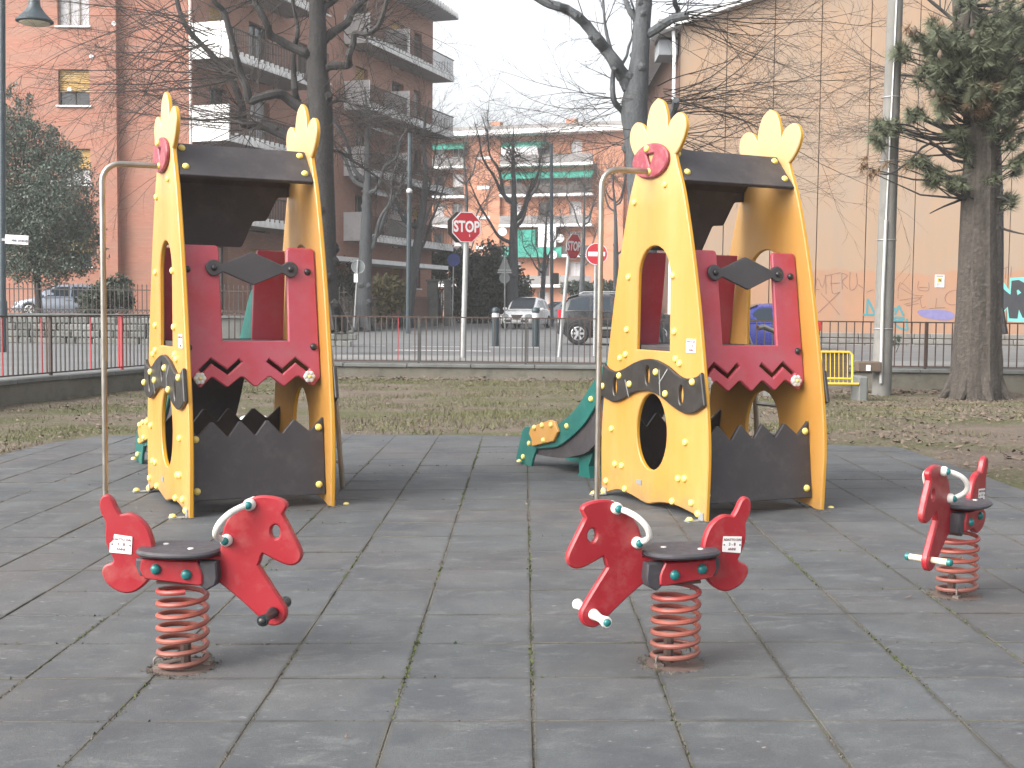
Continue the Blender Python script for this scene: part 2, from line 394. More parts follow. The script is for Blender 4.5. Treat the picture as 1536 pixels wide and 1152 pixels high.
def tile_mat(name='rubber_tile', grime=True):
    m, b = newmat(name)
    n1 = b.noise(b.pos, .55, 5, .6); n2 = b.noise(b.pos, 5, 8, .7)
    base = b.mix(b.ramp(n2, [(.3, 0.), (.7, 1.)]), (.061, .068, .073), (.110, .118, .121))
    base = b.mix(b.ramp(n1, [(.45, 0.), (.63, .8)]), base, b.mix(n2, (.076, .072, .072), (.104, .090, .085)))          # reddish worn tiles
    base = b.mix(b.ramp(b.noise(b.pos, 1.5, 6, .65), [(.47, 0.), (.63, .8)]), base, (.049, .054, .062))
    k = b.math('ADD', b.math('MULTIPLY', b.rnd, .22), .90)
    cc = b.n.new('ShaderNodeCombineColor')
    for i in range(3): b.l.new(k, cc.inputs[i])
    base = b.mix(1.0, base, cc.outputs[0], 'MULTIPLY')
    sc = b.noise(b.mapping(b.pos, (2.4, 5, 1)), 1.5, 9, .78, .6)
    base = b.mix(b.ramp(sc, [(.53, 0.), (.66, .65)]), base, (.165, .168, .165))             # pale scuffs
    sp = b.noise(b.mapping(b.pos, (4.5, 9, 1)), 3.2, 5, .7)
    base = b.mix(b.ramp(sp, [(.625, 0.), (.70, .75)]), base, (.29, .29, .275))
    sp2 = b.noise(b.mapping(b.pos, (14, 22, 1)), 3.0, 3, .6)
    base = b.mix(b.ramp(sp2, [(.70, 0.), (.75, .6)]), base, (.028, .027, .026))
    gr = b.noise(b.pos, 130, 3, .8)
    base = b.mix(b.ramp(gr, [(.35, .6), (.65, 0.)]), base, (.045, .048, .052))
    x = b.n.new('ShaderNodeSeparateXYZ'); b.l.new(b.obj, x.inputs[0])                     # grime packed along the tile edges
    e = b.math('MAXIMUM', b.math('ABSOLUTE', x.outputs[0]), b.math('ABSOLUTE', x.outputs[1]))
    e = b.math('ADD', e, b.math('MULTIPLY', b.math('SUBTRACT', b.noise(b.pos, 9, 6, .75), .5), .030))
    if grime: base = b.mix(b.ramp(e, [(.231, 0.), (.2465, .75)]), base, b.mix(b.ramp(b.noise(b.pos, 3.0, 4), [(.4, 0.), (.6, 1.)]), (.032, .030, .027), (.080, .074, .060)))
    b.l.new(base, b.p.inputs['Base Color'])
    b.l.new(b.ramp(n2, [(.3, .62), (.7, .82)]), b.p.inputs['Roughness']); b.p.inputs['Specular IOR Level'].default_value = .4
    bumpit(b, b.math('ADD', b.noise(b.pos, 220, 3, .8), b.math('MULTIPLY', n2, 3)), .45, .005)
    return m
M['tile'] = tile_mat(); M['tile_far'] = tile_mat('rubber_tile_far', False)
M['joint'] = pm('joint_dirt', (.075, .072, .058), (.045, .043, .036), .95, 6, world=True, dirt=(.05, .07, .02), dirtamt=.8)
def dirt_mat():
    m, b = newmat('dirt')
    n = b.noise(b.pos, 3.5, 9, .7)
    base = b.mix(b.ramp(n, [(.3, 0.), (.7, 1.)]), (.085, .068, .055), (.150, .118, .095))
    g = b.noise(b.mapping(b.pos, (.35, .7, 1)), .8, 6, .65)
    base = b.mix(b.ramp(b.noise(b.pos, 1.1, 5, .7), [(.42, 0.), (.62, .7)]), base, (.150, .125, .100))               # trodden pale earth
    base = b.mix(b.ramp(g, [(.43, 0.), (.58, .85)]), base, b.mix(b.noise(b.pos, 30, 4, .7), (.040, .056, .018), (.105, .105, .045)))
    base = b.mix(b.ramp(b.noise(b.pos, 22, 8, .8), [(.54, 0.), (.64, .85)]), base, (.26, .20, .165))
    base = b.mix(b.ramp(b.noise(b.pos, 38, 6, .8), [(.56, 0.), (.66, .9)]), base, (.026, .021, .018))
    b.l.new(base, b.p.inputs['Base Color']); b.p.inputs['Roughness'].default_value = .95; b.p.inputs['Specular IOR Level'].default_value = .2
    bumpit(b, b.noise(b.pos, 18, 8, .75), .8, .04)
    return m
M['dirt'] = dirt_mat()
def plaster_mat():
    m, b = newmat('pink_plaster')
    x = b.n.new('ShaderNodeSeparateXYZ'); b.l.new(b.pos, x.inputs[0]); z = x.outputs[2]
    n = b.noise(b.mapping(b.pos, (.5, .5, .25)), .9, 6, .65)
    up = b.mix(b.ramp(n, [(.38, 0.), (.62, 1.)]), (.355, .240, .155), (.315, .248, .185))
    low = b.mix(b.ramp(b.noise(b.pos, 1.1, 5), [(.35, 0.), (.7, 1.)]), (.385, .215, .135), (.345, .205, .13))
    zz = b.math('ADD', z, b.math('MULTIPLY', b.noise(b.pos, .6, 3), .9))
    col = b.mix(b.ramp(b.math('MULTIPLY', zz, .1), [(.325, 0.), (.335, .85)]), low, up)   # repainted lower band
    st = b.noise(b.mapping(b.pos, (2.2, 2.2, .12)), 1.2, 6, .7)
    col = b.mix(b.ramp(st, [(.50, 0.), (.72, .6)]), col, (.29, .225, .175))
    b.l.new(col, b.p.inputs['Base Color']); b.p.inputs['Roughness'].default_value = .9
    bumpit(b, b.noise(b.pos, 50, 5), .15, .01)
    return m
M['plaster'] = plaster_mat()
M['jointbrown'] = pm('joint_brown', (.12, .068, .050), None, .8, 3)
M['plinth'] = pm('plinth_stone', (.235, .225, .205), (.17, .16, .145), .9, 1.4, world=True, bump=.3, bscale=20, dirt=(.10, .09, .085), dirtamt=.6)
M['gteal'] = pm('graffiti_teal', (.05, .23, .27), (.09, .26, .28), .8, 3)
M['gturq'] = pm('graffiti_turquoise', (.14, .50, .46), (.20, .52, .48), .8, 3)
M['gblack'] = pm('graffiti_black', (.035, .037, .045), (.05, .05, .055), .8, 3)
M['gbrown'] = pm('graffiti_brown', (.17, .10, .085), (.25, .155, .125), .85, 8)
M['gviolet'] = pm('graffiti_violet', (.17, .16, .33), (.22, .20, .36), .85, 5)
# ================================================================== GROUND
SLAB = [(-5.25, 1.5), (-5.27, 12.2), (-5.2, 13.3), (-4.95, 13.95), (-4.5, 14.15), (-2.0, 14.13), (-1.0, 14.1), (.1, 13.78), (3.4, 13.3), (3.8, 13.05), (3.93, 12.4), (3.97, 10.4), (3.95, 1.5)]
def clip_poly(p, clip):
    for i in range(len(clip)):
        a, b = clip[i], clip[(i+1) % len(clip)]; out = []
        for k in range(len(p)):
            c, d = p[k], p[(k+1) % len(p)]
            sc = (b[0]-a[0])*(c[1]-a[1])-(b[1]-a[1])*(c[0]-a[0]); sd_ = (b[0]-a[0])*(d[1]-a[1])-(b[1]-a[1])*(d[0]-a[0])
            if sc >= 0: out.append(c)
            if (sc >= 0) != (sd_ >= 0):
                t = sc/(sc-sd_); out.append((c[0]+(d[0]-c[0])*t, c[1]+(d[1]-c[1])*t))
        p = out
        if not p: break
    return p
SLABC = SLAB[::-1] if sum(SLAB[i][0]*SLAB[(i+1) % len(SLAB)][1]-SLAB[(i+1) % len(SLAB)][0]*SLAB[i][1] for i in range(len(SLAB))) < 0 else SLAB
def slab_dist(x, y):                               # >0 inside
    d = 1e9
    for i in range(len(SLABC)):
        a, b = Vector(SLABC[i]), Vector(SLABC[(i+1) % len(SLABC)]); e = (b-a)
        d = min(d, (e.x*(y-a.y)-e.y*(x-a.x))/e.length)
    return d
WL0, WL1, WLC = Vector((-13.6, -5)), Vector((-6.13, 24.8)), Vector((16, 24.8))   # left wall, corner, back wall
def wallx(y): return -7.8 + (y-18.2)*(.95/3.75)
WL0.x = wallx(-5); WL1.x = wallx(24.8)
mb = MB(); nx, ny = 150, 150; idx = {}
xs = [-14+30*i/nx for i in range(nx+1)]; ys = [-5+29.9*j/ny for j in range(ny+1)]
for j, y in enumerate(ys):
    for i, x in enumerate(xs):
        xx = max(x, wallx(y)-.1)
        s = slab_dist(xx, y); z = gz(xx, y)
        nz = noise.noise(Vector((xx*.9, y*.9, 0)))*.03 + noise.noise(Vector((xx*4, y*4, 3)))*.012
        z += lerp(.008+nz, -.05, ss(-.05+noise.noise(Vector((xx*1.7, y*1.7, 9)))*.12, .12, s))
        z += .06*ss(24.2, 24.7, y)*max(0, noise.noise(Vector((x*.5, 2, 0))))
        mb.v.append((xx, y, z)); idx[i, j] = len(mb.v)-1
for j in range(ny):
    for i in range(nx):
        if xs[i+1] > wallx(ys[j])-.2: mb.f.append((idx[i, j], idx[i+1, j], idx[i+1, j+1], idx[i, j+1]))
tag(mb.build('ground', M['dirt']), kind='structure')
# rubber floor with its tiles
mb = MB(); r = [(p[0], p[1]) for p in SLABC]
mb.plate(r, t=.03, ch=0, fn=lambda a, b, h: (a, b, SL*a-.0335+h))
floor = tag(mb.build('rubber_floor', M['joint'], smooth=False), kind='structure')
tiles = 0; rest = MB()
for j in range(-5, 21):
    for i in range(-12, 9):
        x0, y0 = .0492+i*.5035, 4.2432+j*.5
        cx, cy = x0+.25, y0+.25
        seen = abs(cx) < .44*cy+.45 and cy > 3.2
        rr = random.Random(i*97+j)
        jx, jy = rr.uniform(-.003, .003), rr.uniform(-.0015, .0015)
        w_ = lambda: rr.uniform(-.0025, .0025)
        q = [(x0+.003+jx+w_(), y0+.0025+jy+w_()), (x0+.25, y0+.0025+jy+w_()), (x0+.5005+jx+w_(), y0+.0025+jy+w_()), (x0+.5005+jx+w_(), y0+.4975+jy+w_()), (x0+.25, y0+.4975+jy+w_()), (x0+.003+jx+w_(), y0+.4975+jy+w_())]
        q = clip_poly(q, SLABC)
        if len(q) < 3: continue
        a = abs(sum(q[k][0]*q[(k+1) % len(q)][1]-q[(k+1) % len(q)][0]*q[k][1] for k in range(len(q)))/2)
        if a < .02: continue
        q = [(p[0]-cx, p[1]-cy) for p in q]
        tx, ty, dz = rr.uniform(-.006, .006), rr.uniform(-.006, .006), rr.uniform(-.0016, .0016); cu = rr.uniform(-.02, .03)
        m_ = MB(); m_.plate(q, t=.04, ch=.003, fn=lambda a, b, h: (a, b, h-.04+(dz+a*(tx+SL)+b*ty)+cu*(a*a)))
        if seen and tiles < 300:
            o = m_.build('rubber_tile', M['tile'], floor, ang=20); o.location = (cx, cy, SL*cx); tiles += 1
        else: rest.add(m_.v, m_.f, Matrix.Translation((cx, cy, SL*cx)))
rest.build('rubber_tile', M['tile_far'], floor, ang=20)['kind'] = 'stuff'
# street: asphalt both sides of the corner, rising gently away
mb = MB(); R = 400
RY = [24.95, 42, 45, 48, 51, 54, 57, 60, R]; RX = [-150, WL1.x-.1, 16, R]
for j in range(len(RY)-1):
    for i in range(3):
        mb.add([(RX[i], RY[j], stz(RY[j])), (RX[i+1], RY[j], stz(RY[j])), (RX[i+1], RY[j+1], stz(RY[j+1])), (RX[i], RY[j+1], stz(RY[j+1]))], [(0, 1, 2, 3)])
mb.add([(-150, -5, stz(20)), (WL0.x-.1, -5, stz(20)), (WL1.x-.1, 24.95, stz(20)), (-150, 24.95, stz(20))], [(0, 1, 2, 3)])
mb.add([(-150, -60, stz(20)), (16, -60, -.2), (16, -5.0, -.2), (WL0.x-.1, -5, stz(20)), (-150, -5, stz(20))], [(0, 1, 2, 3, 4)])
mb.add([(16, -60, -.2), (R, -60, -.2), (R, 24.95, stz(25)), (16, 24.95, stz(25))], [(0, 1, 2, 3)])
tag(mb.build('road', M['asphalt'], smooth=False), kind='structure')
# pavement with kerb outside the fence and at the foot of the gable wall
mb = MB()
mb.box((4.9, 26.15, stz(26)+.035), (22, 2.3, .13), ch=.02)
mb.box((16.6, 42.1, .07), (22, 1.7, .16), ch=.02)
tag(mb.build('pavement', M['pave']), kind='structure')
mb = MB()
for x in (-9.5, -7.2, -4.9, -2.6, -.3): mb.box((x, 36.5, stz(36.5)+.0035), (1.5, .14, .006))
mb.box((-2.2, 33.2, stz(33.2)+.0035), (2.6, .35, .006))
tag(mb.build('road_marking', M['paint'], smooth=False), kind='structure')
mb = MB()
for k in range(150):
    y = random.choice((27.9, 28.1)); mb.box((random.uniform(.5, 5), 27.55+random.uniform(-.18, .18), stz(27.5)+.01), (.3, .22, .03))
tag(mb.build('soil_verge', M['dirt'], smooth=False), kind='structure')

# ================================================================== LOW WALL AND RAILING
ctr = .30
wall = empty('low_wall', (0, 0, 0), 0, 'low mossy concrete wall with stone coping that carries the railing round the playground', 'wall')
def wall_run(a, b, name):
    a, b = Vector(a), Vector(b); d = (b-a); L = d.length; ang = atan2(d.y, d.x); mid = (a+b)/2
    T = Matrix.Translation((mid.x, mid.y, 0)) @ Matrix.Rotation(ang, 4, 'Z')
    m1 = MB(); n = int(L/.5)
    for i in range(n):                              # uneven footed wall body
        pass
    m1.box((0, 0, -.17), (L, .24, .82), ch=.015)
    o = m1.build('wall_body', M['concrete'], wall); o.matrix_world = T
    k = int(L/1.25); 
    for i in range(k):
        m2 = MB(); m2.box((0, 0, 0), (L/k-.012, .34, .075), ch=.012)
        c = m2.build('coping_stone', M['cap'], wall); c.matrix_world = T @ Matrix.Translation((-L/2+(i+.5)*L/k, random.uniform(-.006, .006), ctr-.038+random.uniform(-.004, .004)))
wall_run((WL1.x-.12, 24.8), (13.2, 24.8), 'b'); wall_run((wallx(9.5), 9.5), (wallx(24.56), 24.56), 'l')

def bar_mesh(h, w, mat): 
    m = MB(); m.box((0, 0, h/2), (w, w, h)); return m.mesh('bar', mat, False)
fb = {k: bar_mesh(.90, .020, M[k]) for k in ('bar', 'barbrown', 'barred')}
fp = {k: bar_mesh(1.0, .045, M[k]) for k in ('bar', 'barbrown', 'barred')}
def rail_fence(a, b, label, red, brown, post0, dpost, sp):
    a, b = Vector(a), Vector(b); d = b-a; L = d.length; u = d/L; ang = atan2(d.y, d.x)
    root = empty('railing', (a.x, a.y, ctr), ang, label, 'railing', 'metal railings on the low wall')
    for z, t in ((.035, .022), (.935, .026)):
        m = MB(); m.box((L/2, 0, z+.01), (L, .03, t)); m.build('rail', M['barbrown' if brown else 'bar'], root, False)
    x = post0
    while x < L:
        k = 'barred' if random.random() < red else ('barbrown' if random.random() < max(brown, .35) else 'bar')
        o = link('post', fp[k], root); o.location = (x, .0, -.04); x += dpost
    x = sp*.5
    while x < L:
        k = 'barred' if random.random() < red*.5 else ('barbrown' if random.random() < brown else 'bar')
        o = link('bar', fb[k], root); o.location = (x, 0, .05); o.rotation_euler = (0, random.uniform(-.006, .006), 0); x += sp
xsplit = 3.6
rail_fence((wallx(12.5), 12.5), (WL1.x, 24.75), 'grey railing with red paint smears on the low wall at the left of the playground', .28, .1, 1.0, 2.0, .118)
rail_fence((WL1.x+.06, 24.8), (xsplit, 24.8), 'grey railing on the low wall between the two play towers, in front of the street', .04, .25, 1.75, 2.18, .115)
rail_fence((xsplit+.05, 24.8), (12.6, 24.8), 'rust brown railing on the low wall in front of the pink gable wall', 0, .95, 1.9, 2.6, .165)
# ================================================================== BUILDINGS
STZ = stz(49)
# --- red brick apartment block on the left: frontal end wall + long street front that recedes
bl = empty('brick_apartment_block', (at(290, 456, 49).x, 49, STZ), 0, 'red brick apartment block with white balconies and dark railings on the left', 'building')
bx, by = bl.location.x, 49.0
FD = Vector((.327, .945, 0)); FN = Vector((.945, -.327, 0)); FL = 24.0; HT = 17.6
def BLpart(mb, name, mat, parent=None, smooth=False): return mb.build(name, mat, parent or bl, smooth)
def wall_with_openings(x0, x1, z0, z1, ops, t, fn):
    """rectangular wall (a, z) with rectangular holes as a grid of boxes-free quads + reveals"""
    m = MB(); xs_ = sorted({x0, x1, *[o[0] for o in ops], *[o[1] for o in ops]}); zs_ = sorted({z0, z1, *[o[2] for o in ops], *[o[3] for o in ops]})
    for i in range(len(xs_)-1):
        for k in range(len(zs_)-1):
            a, b, c, d = xs_[i], xs_[i+1], zs_[k], zs_[k+1]; mx, mz = (a+b)/2, (c+d)/2
            if any(o[0] < mx < o[1] and o[2] < mz < o[3] for o in ops): continue
            m.add([fn(a, c, 0), fn(b, c, 0), fn(b, d, 0), fn(a, d, 0)], [(0, 1, 2, 3)])
    for a, b, c, d in ops:
        P = [fn(a, c, 0), fn(b, c, 0), fn(b, d, 0), fn(a, d, 0)]; Q = [fn(a, c, t), fn(b, c, t), fn(b, d, t), fn(a, d, t)]
        m.add(P+Q, [(0, 1, 5, 4), (1, 2, 6, 5), (2, 3, 7, 6), (3, 0, 4, 7)])
    return m
def window_at(fn, a, b, c, d, t, parent, glass='glass', blind=0, sill=True, mull=1, frame='frame'):
    m = MB(); e = .05
    def bar(a0, b0, c0, d0):
        P = [fn(*q) for q in ((a0, c0, t-.07), (b0, c0, t-.07), (b0, d0, t-.07), (a0, d0, t-.07), (a0, c0, t-.012), (b0, c0, t-.012), (b0, d0, t-.012), (a0, d0, t-.012))]
        m.add(P, [(0, 1, 2, 3), (0, 4, 5, 1), (1, 5, 6, 2), (2, 6, 7, 3), (3, 7, 4, 0)])
    bar(a, b, c, c+e); bar(a, b, d-e, d); bar(a, a+e, c+e, d-e); bar(b-e, b, c+e, d-e)
    for k in range(mull):
        x = a+(b-a)*(k+1)/(mull+1); bar(x-e/2, x+e/2, c+e, d-e)
    w_ = m.build('window', M[frame], parent, False)
    g = MB(); g.add([fn(a, c, t-.02), fn(b, c, t-.02), fn(b, d, t-.02), fn(a, d, t-.02)], [(0, 1, 2, 3)]); g.build('pane', M[glass], w_, False)
    if blind > 0:
        g = MB(); dd = d-(d-c)*blind; n = 10
        for k in range(n):
            z0, z1 = dd+(d-dd)*k/n, dd+(d-dd)*(k+.86)/n
            P = [fn(a+.02, z0, t-.10), fn(b-.02, z0, t-.10), fn(b-.02, z1, t-.085), fn(a+.02, z1, t-.085)]; g.add(P, [(0, 1, 2, 3)])
        g.build('roller_blind', M['blind'], w_, False)
    if sill:
        g = MB(); P = [fn(x, z, y) for x in (a-.08, b+.08) for z in (c-.07, c-.002) for y in (-.09, t-.08)]
        g.add(P, [(0, 1, 3, 2), (4, 6, 7, 5), (0, 4, 5, 1), (2, 3, 7, 6), (0, 2, 6, 4), (1, 5, 7, 3)]); g.build('sill', M['white_wall'], w_, False)
# frontal wall: x from -26 to the corner, split by the shallow step at px 176
sx_ = at(176, 300, 49).x-bx
def f_front(a, z, t): return (a, t, z)
def f_front2(a, z, t): return (a, t+.35, z)
wa, wb = at(87, 100, 49).x-bx, at(134, 100, 49).x-bx
fl = [5.85, 8.98, 12.1, 15.2, 2.6]
ops = [(wa, wb, z, z+1.42) for z in fl]
wa2 = wa-4.2; ops += [(wa2, wa2+1.25, z, z+1.42) for z in fl]
m = wall_with_openings(-12, sx_, -.4, HT, ops, .22, f_front)
m.add([(sx_, 0, -.4), (sx_, .35, -.4), (sx_, .35, HT), (sx_, 0, HT)], [(0, 1, 2, 3)])
m.add([f_front2(sx_, -.4, 0), f_front2(0, -.4, 0), f_front2(0, HT, 0), f_front2(sx_, HT, 0)], [(0, 1, 2, 3)])
BLpart(m, 'end_wall', M['brick'])
for i, (a, b, c, d) in enumerate(ops):
    if i % 5 in (0, 2, 3): window_at(f_front, a, b, c, d, .22, bl, 'curtain', .55 if i % 5 == 0 else 0, True, 2)
    else: window_at(f_front, a, b, c, d, .22, bl, 'glass', .62, True, 1, 'darkframe')
m = MB(); m.tube([(-.12, .20, 0), (-.12, .20, HT)], .055, 8); m.build('downpipe', M['white_wall'], bl)
for k in range(4): m = MB(); m.tube([(-4.9+k*.9, -.03, 9.6+k*1.3), (-4.9+k*.9, .02, 9.6+k*1.3)], .09, 10); m.build('vent', M['white_wall'], bl)
# street front
def f_st(a, z, t): p = FD*a - FN*t; return (p.x, p.y+.35*(1-min(1, a/2))*0, z)
so_ = []
for k in range(5):
    z = k*3.24+1.25
    so_ += [(1.2, 2.5, z-.2 if k else .9, z+2.3), (4.2, 5.9, z-.2 if k else .9, z+2.3), (8.3, 9.3, z+.9, z+2.3), (10.4, 11.4, z+.9, z+2.3), (14.2, 15.6, z-.2 if k else .9, z+2.3), (18.5, 20.0, z-.2 if k else .9, z+2.3), (21.4, 22.4, z+.9, z+2.3)]
m = wall_with_openings(0, FL, -.4, HT, so_, .3, f_st)
p = f_st(FL, 0, 0); q = f_st(FL, 0, 12); m.add([(p[0], p[1], -.4), (q[0], q[1], -.4), (q[0], q[1], HT), (p[0], p[1], HT)], [(0, 1, 2, 3)])
BLpart(m, 'street_wall', M['brick2'])
for i, (a, b, c, d) in enumerate(so_): window_at(f_st, a, b, c, d, .3, bl, 'glass' if i % 3 else 'curtain', .5 if i % 4 == 1 else 0, i % 7 in (2, 3, 6), 1, 'frame' if i % 2 else 'darkframe')
for i, (a, b) in enumerate(((8.0, 9.6), (10.1, 11.7))):           # brown strip balconies without slab: small ledge
    pass
# roof slab with a deep eave
m = MB(); P = [Vector((-12, -1.6, HT)), FD*(-.2)+FN*2.1+Vector((0, -1.4, HT)), FD*(FL+.1)+FN*1.55+Vector((0, 0, HT)), FD*(FL+.1)-FN*10+Vector((0, 0, HT)), Vector((-12, 14, HT))]
m.add(P+[p+Vector((0, 0, .38)) for p in P], [(0, 1, 2, 3, 4)[::-1], (5, 6, 7, 8, 9)]+[(i, (i+1) % 5, 5+(i+1) % 5, 5+i) for i in range(5)])
m.build('roof', M['roof'], bl, False)
m = MB()
for k in range(60):
    a = FD*(-.2+k*.405)+FN*(2.14-.55*k/60)+Vector((0, 0, HT+.18)); b = a+FN*.06
    m.box(tuple(a), (.22, .12, .30))
m.build('gutter_tiles', M['white_wall'], bl, False)['kind'] = 'stuff'
# balconies: (start, end, depth, partitions)
def balcony(t0, t1, dep, zs, front=True, scale=1.25, rail=True, part=None):
    for z in zs:
        s_ = MB()
        P = [FD*t0, FD*t1, FD*t1+FN*dep, FD*t0+FN*dep]; P = [p+Vector((0, 0, z)) for p in P]
        s_.add(P+[p+Vector((0, 0, .17)) for p in P], [(3, 2, 1, 0), (4, 5, 6, 7)]+[(i, (i+1) % 4, 4+(i+1) % 4, 4+i) for i in range(4)])
        bal = s_.build('balcony', M['slab'], bl, False)
        # white end panel facing the playground
        e = MB(); a, b = FD*(t0-.06)+Vector((0, 0, z)), FD*(t0-.06)+FN*(dep+.04)+Vector((0, 0, z)); o2 = FD*.10; h = Vector((0, 0, 1.42))
        e.add([a, b, b+h, a+h, a+o2, b+o2, b+o2+h, a+o2+h], [(0, 1, 2, 3), (4, 7, 6, 5), (0, 4, 5, 1), (1, 5, 6, 2), (2, 6, 7, 3), (3, 7, 4, 0)])
        e.build('end_panel', M['white_wall'], bal, False)
        # railing and scalloped white edge
        n = int((t1-t0)/.13); r_ = MB(); wht = MB()
        for k in range(1, n):
            p = FD*(t0+.10+(t1-t0-.1)*k/n)+FN*(dep-.03)
            r_.box((p.x, p.y, z+.72), (.03, .03, 1.0))
            if k % 3 == 0:
                q = FD*(t0+.10+(t1-t0-.1)*k/n)+FN*(dep+.05); wht.box((q.x, q.y, z+.17), (.13, .13, .36))
        a, b = FD*(t0+.1)+FN*(dep-.03), FD*t1+FN*(dep-.03)
        r_.tube([a+Vector((0, 0, z+1.22)), b+Vector((0, 0, z+1.22))], .035, 5); r_.tube([a+Vector((0, 0, z+.28)), b+Vector((0, 0, z+.28))], .03, 5)
        for tt in (t1,):
            for k in range(8): 
                p = FD*tt+FN*(dep*(k+.5)/8); r_.box((p.x, p.y, z+.72), (.03, .03, 1.0))
        rr_ = r_.build('balcony_railing', M['darkframe'], bal, False)
        a, b = FD*(t0+.1)+FN*(dep+.02), FD*t1+FN*(dep+.02)
        wht.add([a+Vector((0, 0, z-.02)), b+Vector((0, 0, z-.02)), b+Vector((0, 0, z+.24)), a+Vector((0, 0, z+.24))], [(0, 1, 2, 3)])
        wht.build('slab_edge', M['white_wall'], bal, False)
        if part:
            e = MB()
            for t in part:
                a = FD*t+Vector((0, 0, z+.17)); b = a+FN*(dep+.06); o2 = FD*.10; h = Vector((0, 0, 1.5))
                e.add([a, b, b+h, a+h, a+o2, b+o2, b+o2+h, a+o2+h], [(0, 1, 2, 3), (4, 7, 6, 5), (1, 5, 6, 2), (2, 6, 7, 3)])
            e.build('partition', M['white_wall'], bal, False)
zs = [4.42-STZ+.02+.0, 7.66-STZ, 10.9-STZ, 14.14-STZ]
zs = [z+.25 for z in zs]
balcony(.05, 7.4, 1.65, zs, part=())
balcony(13.0, FL, 1.35, zs, part=(17.6,))
for z in zs:                                        # green/white awning edges under some balconies
    m = MB(); a = FD*14+FN*.1+Vector((0, 0, z+2.9)); b = FD*17.4+FN*.1+Vector((0, 0, z+2.9)); c = FN*1.2+Vector((0, 0, -.55))
    if z in zs[:2]: m.add([a, b, b+c, a+c], [(0, 1, 2, 3)]); m.build('awning', M['white_wall'], bl, False)
# ground-floor entrance slab roof
m = MB(); P = [FD*8-FN*.1, FD*22-FN*.1, FD*22+FN*1.9, FD*8+FN*1.9]; P = [p+Vector((0, 0, 3.2)) for p in P]
m.add(P+[p+Vector((0, 0, .22)) for p in P], [(3, 2, 1, 0), (4, 5, 6, 7)]+[(i, (i+1) % 4, 4+(i+1) % 4, 4+i) for i in range(4)])
m.build('canopy_slab', M['white_wall'], bl, False)

# --- orange brick block across the far end of the street
DB = 118.0; br = at(962, 460, DB); b0 = at(636, 460, DB*1.06)
bf = empty('orange_apartment_block', (b0.x, b0.y, stz(62)), 0, 'orange brick apartment block with green awnings at the far end of the street', 'building')
v = Vector((br.x-b0.x+9, (br.y-b0.y)*1.42, 0)); U = v.normalized(); WN = Vector((U.y, -U.x, 0)); FW = v.length
def f_far(a, z, t): p = U*a - WN*t; return (p.x, p.y, z)
HF = 17.9; ops = []; segs = FW/26.0
piers = [(5.0, 8.3), (18.2, 20.9), (21.9, 23.6)]
for k in range(6):
    z = .3+k*2.95
    for a in (1.0, 3.0, 9.2, 12.2, 15.4, 25.0, 28.0): ops.append((a, a+1.15, z+.15, z+2.25))
    for a in (6.2, 20.0+.0): ops.append((a, a+.9, z+.95, z+2.25))
ops = [o for o in ops if o[1] < FW and o[3] < HF]
m = wall_with_openings(0, FW, -1, HF, ops, .25, f_far); m.build('facade', M['brickfar'], bf, False)
m = MB(); q0, q1 = f_far(FW, 0, 0), f_far(FW, 0, 12); m.add([(q0[0], q0[1], -1), (q1[0], q1[1], -1), (q1[0], q1[1], HF), (q0[0], q0[1], HF)], [(0, 1, 2, 3)]); m.build('side_wall', M['brickfar'], bf, False)
for i, (a, b, c, d) in enumerate(ops): window_at(f_far, a, b, c, d, .25, bf, 'curtain' if i % 2 else 'glass', 0, False, 1, 'white_wall' if i % 3 else 'frame')
def fbox(a, b, c, d, n0, n1, name, mat, parent=None):
    m = MB(); P = [f_far(x, z, -y) for x in (a, b) for z in (c, d) for y in (n0, n1)]
    m.add(P, [(0, 1, 3, 2), (4, 6, 7, 5), (0, 4, 5, 1), (2, 3, 7, 6), (0, 2, 6, 4), (1, 5, 7, 3)]); return m.build(name, M[mat], parent or bf, False)
for a, b in piers: fbox(a, b, -1, HF-.05, -.1, .55, 'brick_pier', 'brickfar')
for k in range(1, 6):
    z = .3+k*2.95
    for a, b in ((.2, 4.8), (8.5, 18.0), (23.8, FW-.3)):
        if b > FW: continue
        bal = fbox(a, b, z-.25, z, -.05, 1.3, 'balcony', 'white_wall')
        fbox(a+.05, b-.05, z+.02, z+.85, 1.22, 1.27, 'balcony_railing', 'slab' if k % 2 else 'darkframe', bal)
    fbox(5.9, 7.3, z+.62, z+.9, .5, .62, 'sill', 'white_wall')
def awn(a, b, z, dep, mat):
    m = MB(); P = [f_far(a, z, -.05), f_far(b, z, -.05), f_far(b, z-.55, -dep), f_far(a, z-.55, -dep), f_far(b, z-.85, -dep), f_far(a, z-.85, -dep)]
    m.add(P, [(0, 1, 2, 3), (3, 2, 4, 5)]); m.build('awning', M[mat], bf, False)
awn(.2, 4.8, 17.5, 1.5, 'green_awning'); awn(8.5, 18, 14.4, 1.5, 'green_awning'); awn(8.6, 13.0, 17.4, 1.1, 'green_awning'); awn(24, FW-.5, 17.4, 1.2, 'green_awning')
fbox(8.6, 12.4, 15.1, 16.7, .3, 1.2, 'glazed_loggia', 'curtain'); fbox(24.2, FW-.6, 15.1, 16.9, .3, 1.2, 'glazed_loggia', 'curtain')
fbox(10.2, 12.3, 6.2, 8.6, .9, 1.34, 'hanging_cloth', 'green_awning'); fbox(12.6, 14.4, 6.2, 8.9, .9, 1.34, 'hanging_cloth', 'white_wall'); fbox(23.8, 25.6, 6.5, 9.9, .9, 1.32, 'hanging_cloth', 'green_awning')
fbox(9.0, 15, 5.95, 6.9, 1.3, 1.36, 'balcony_cloth', 'green_awning')
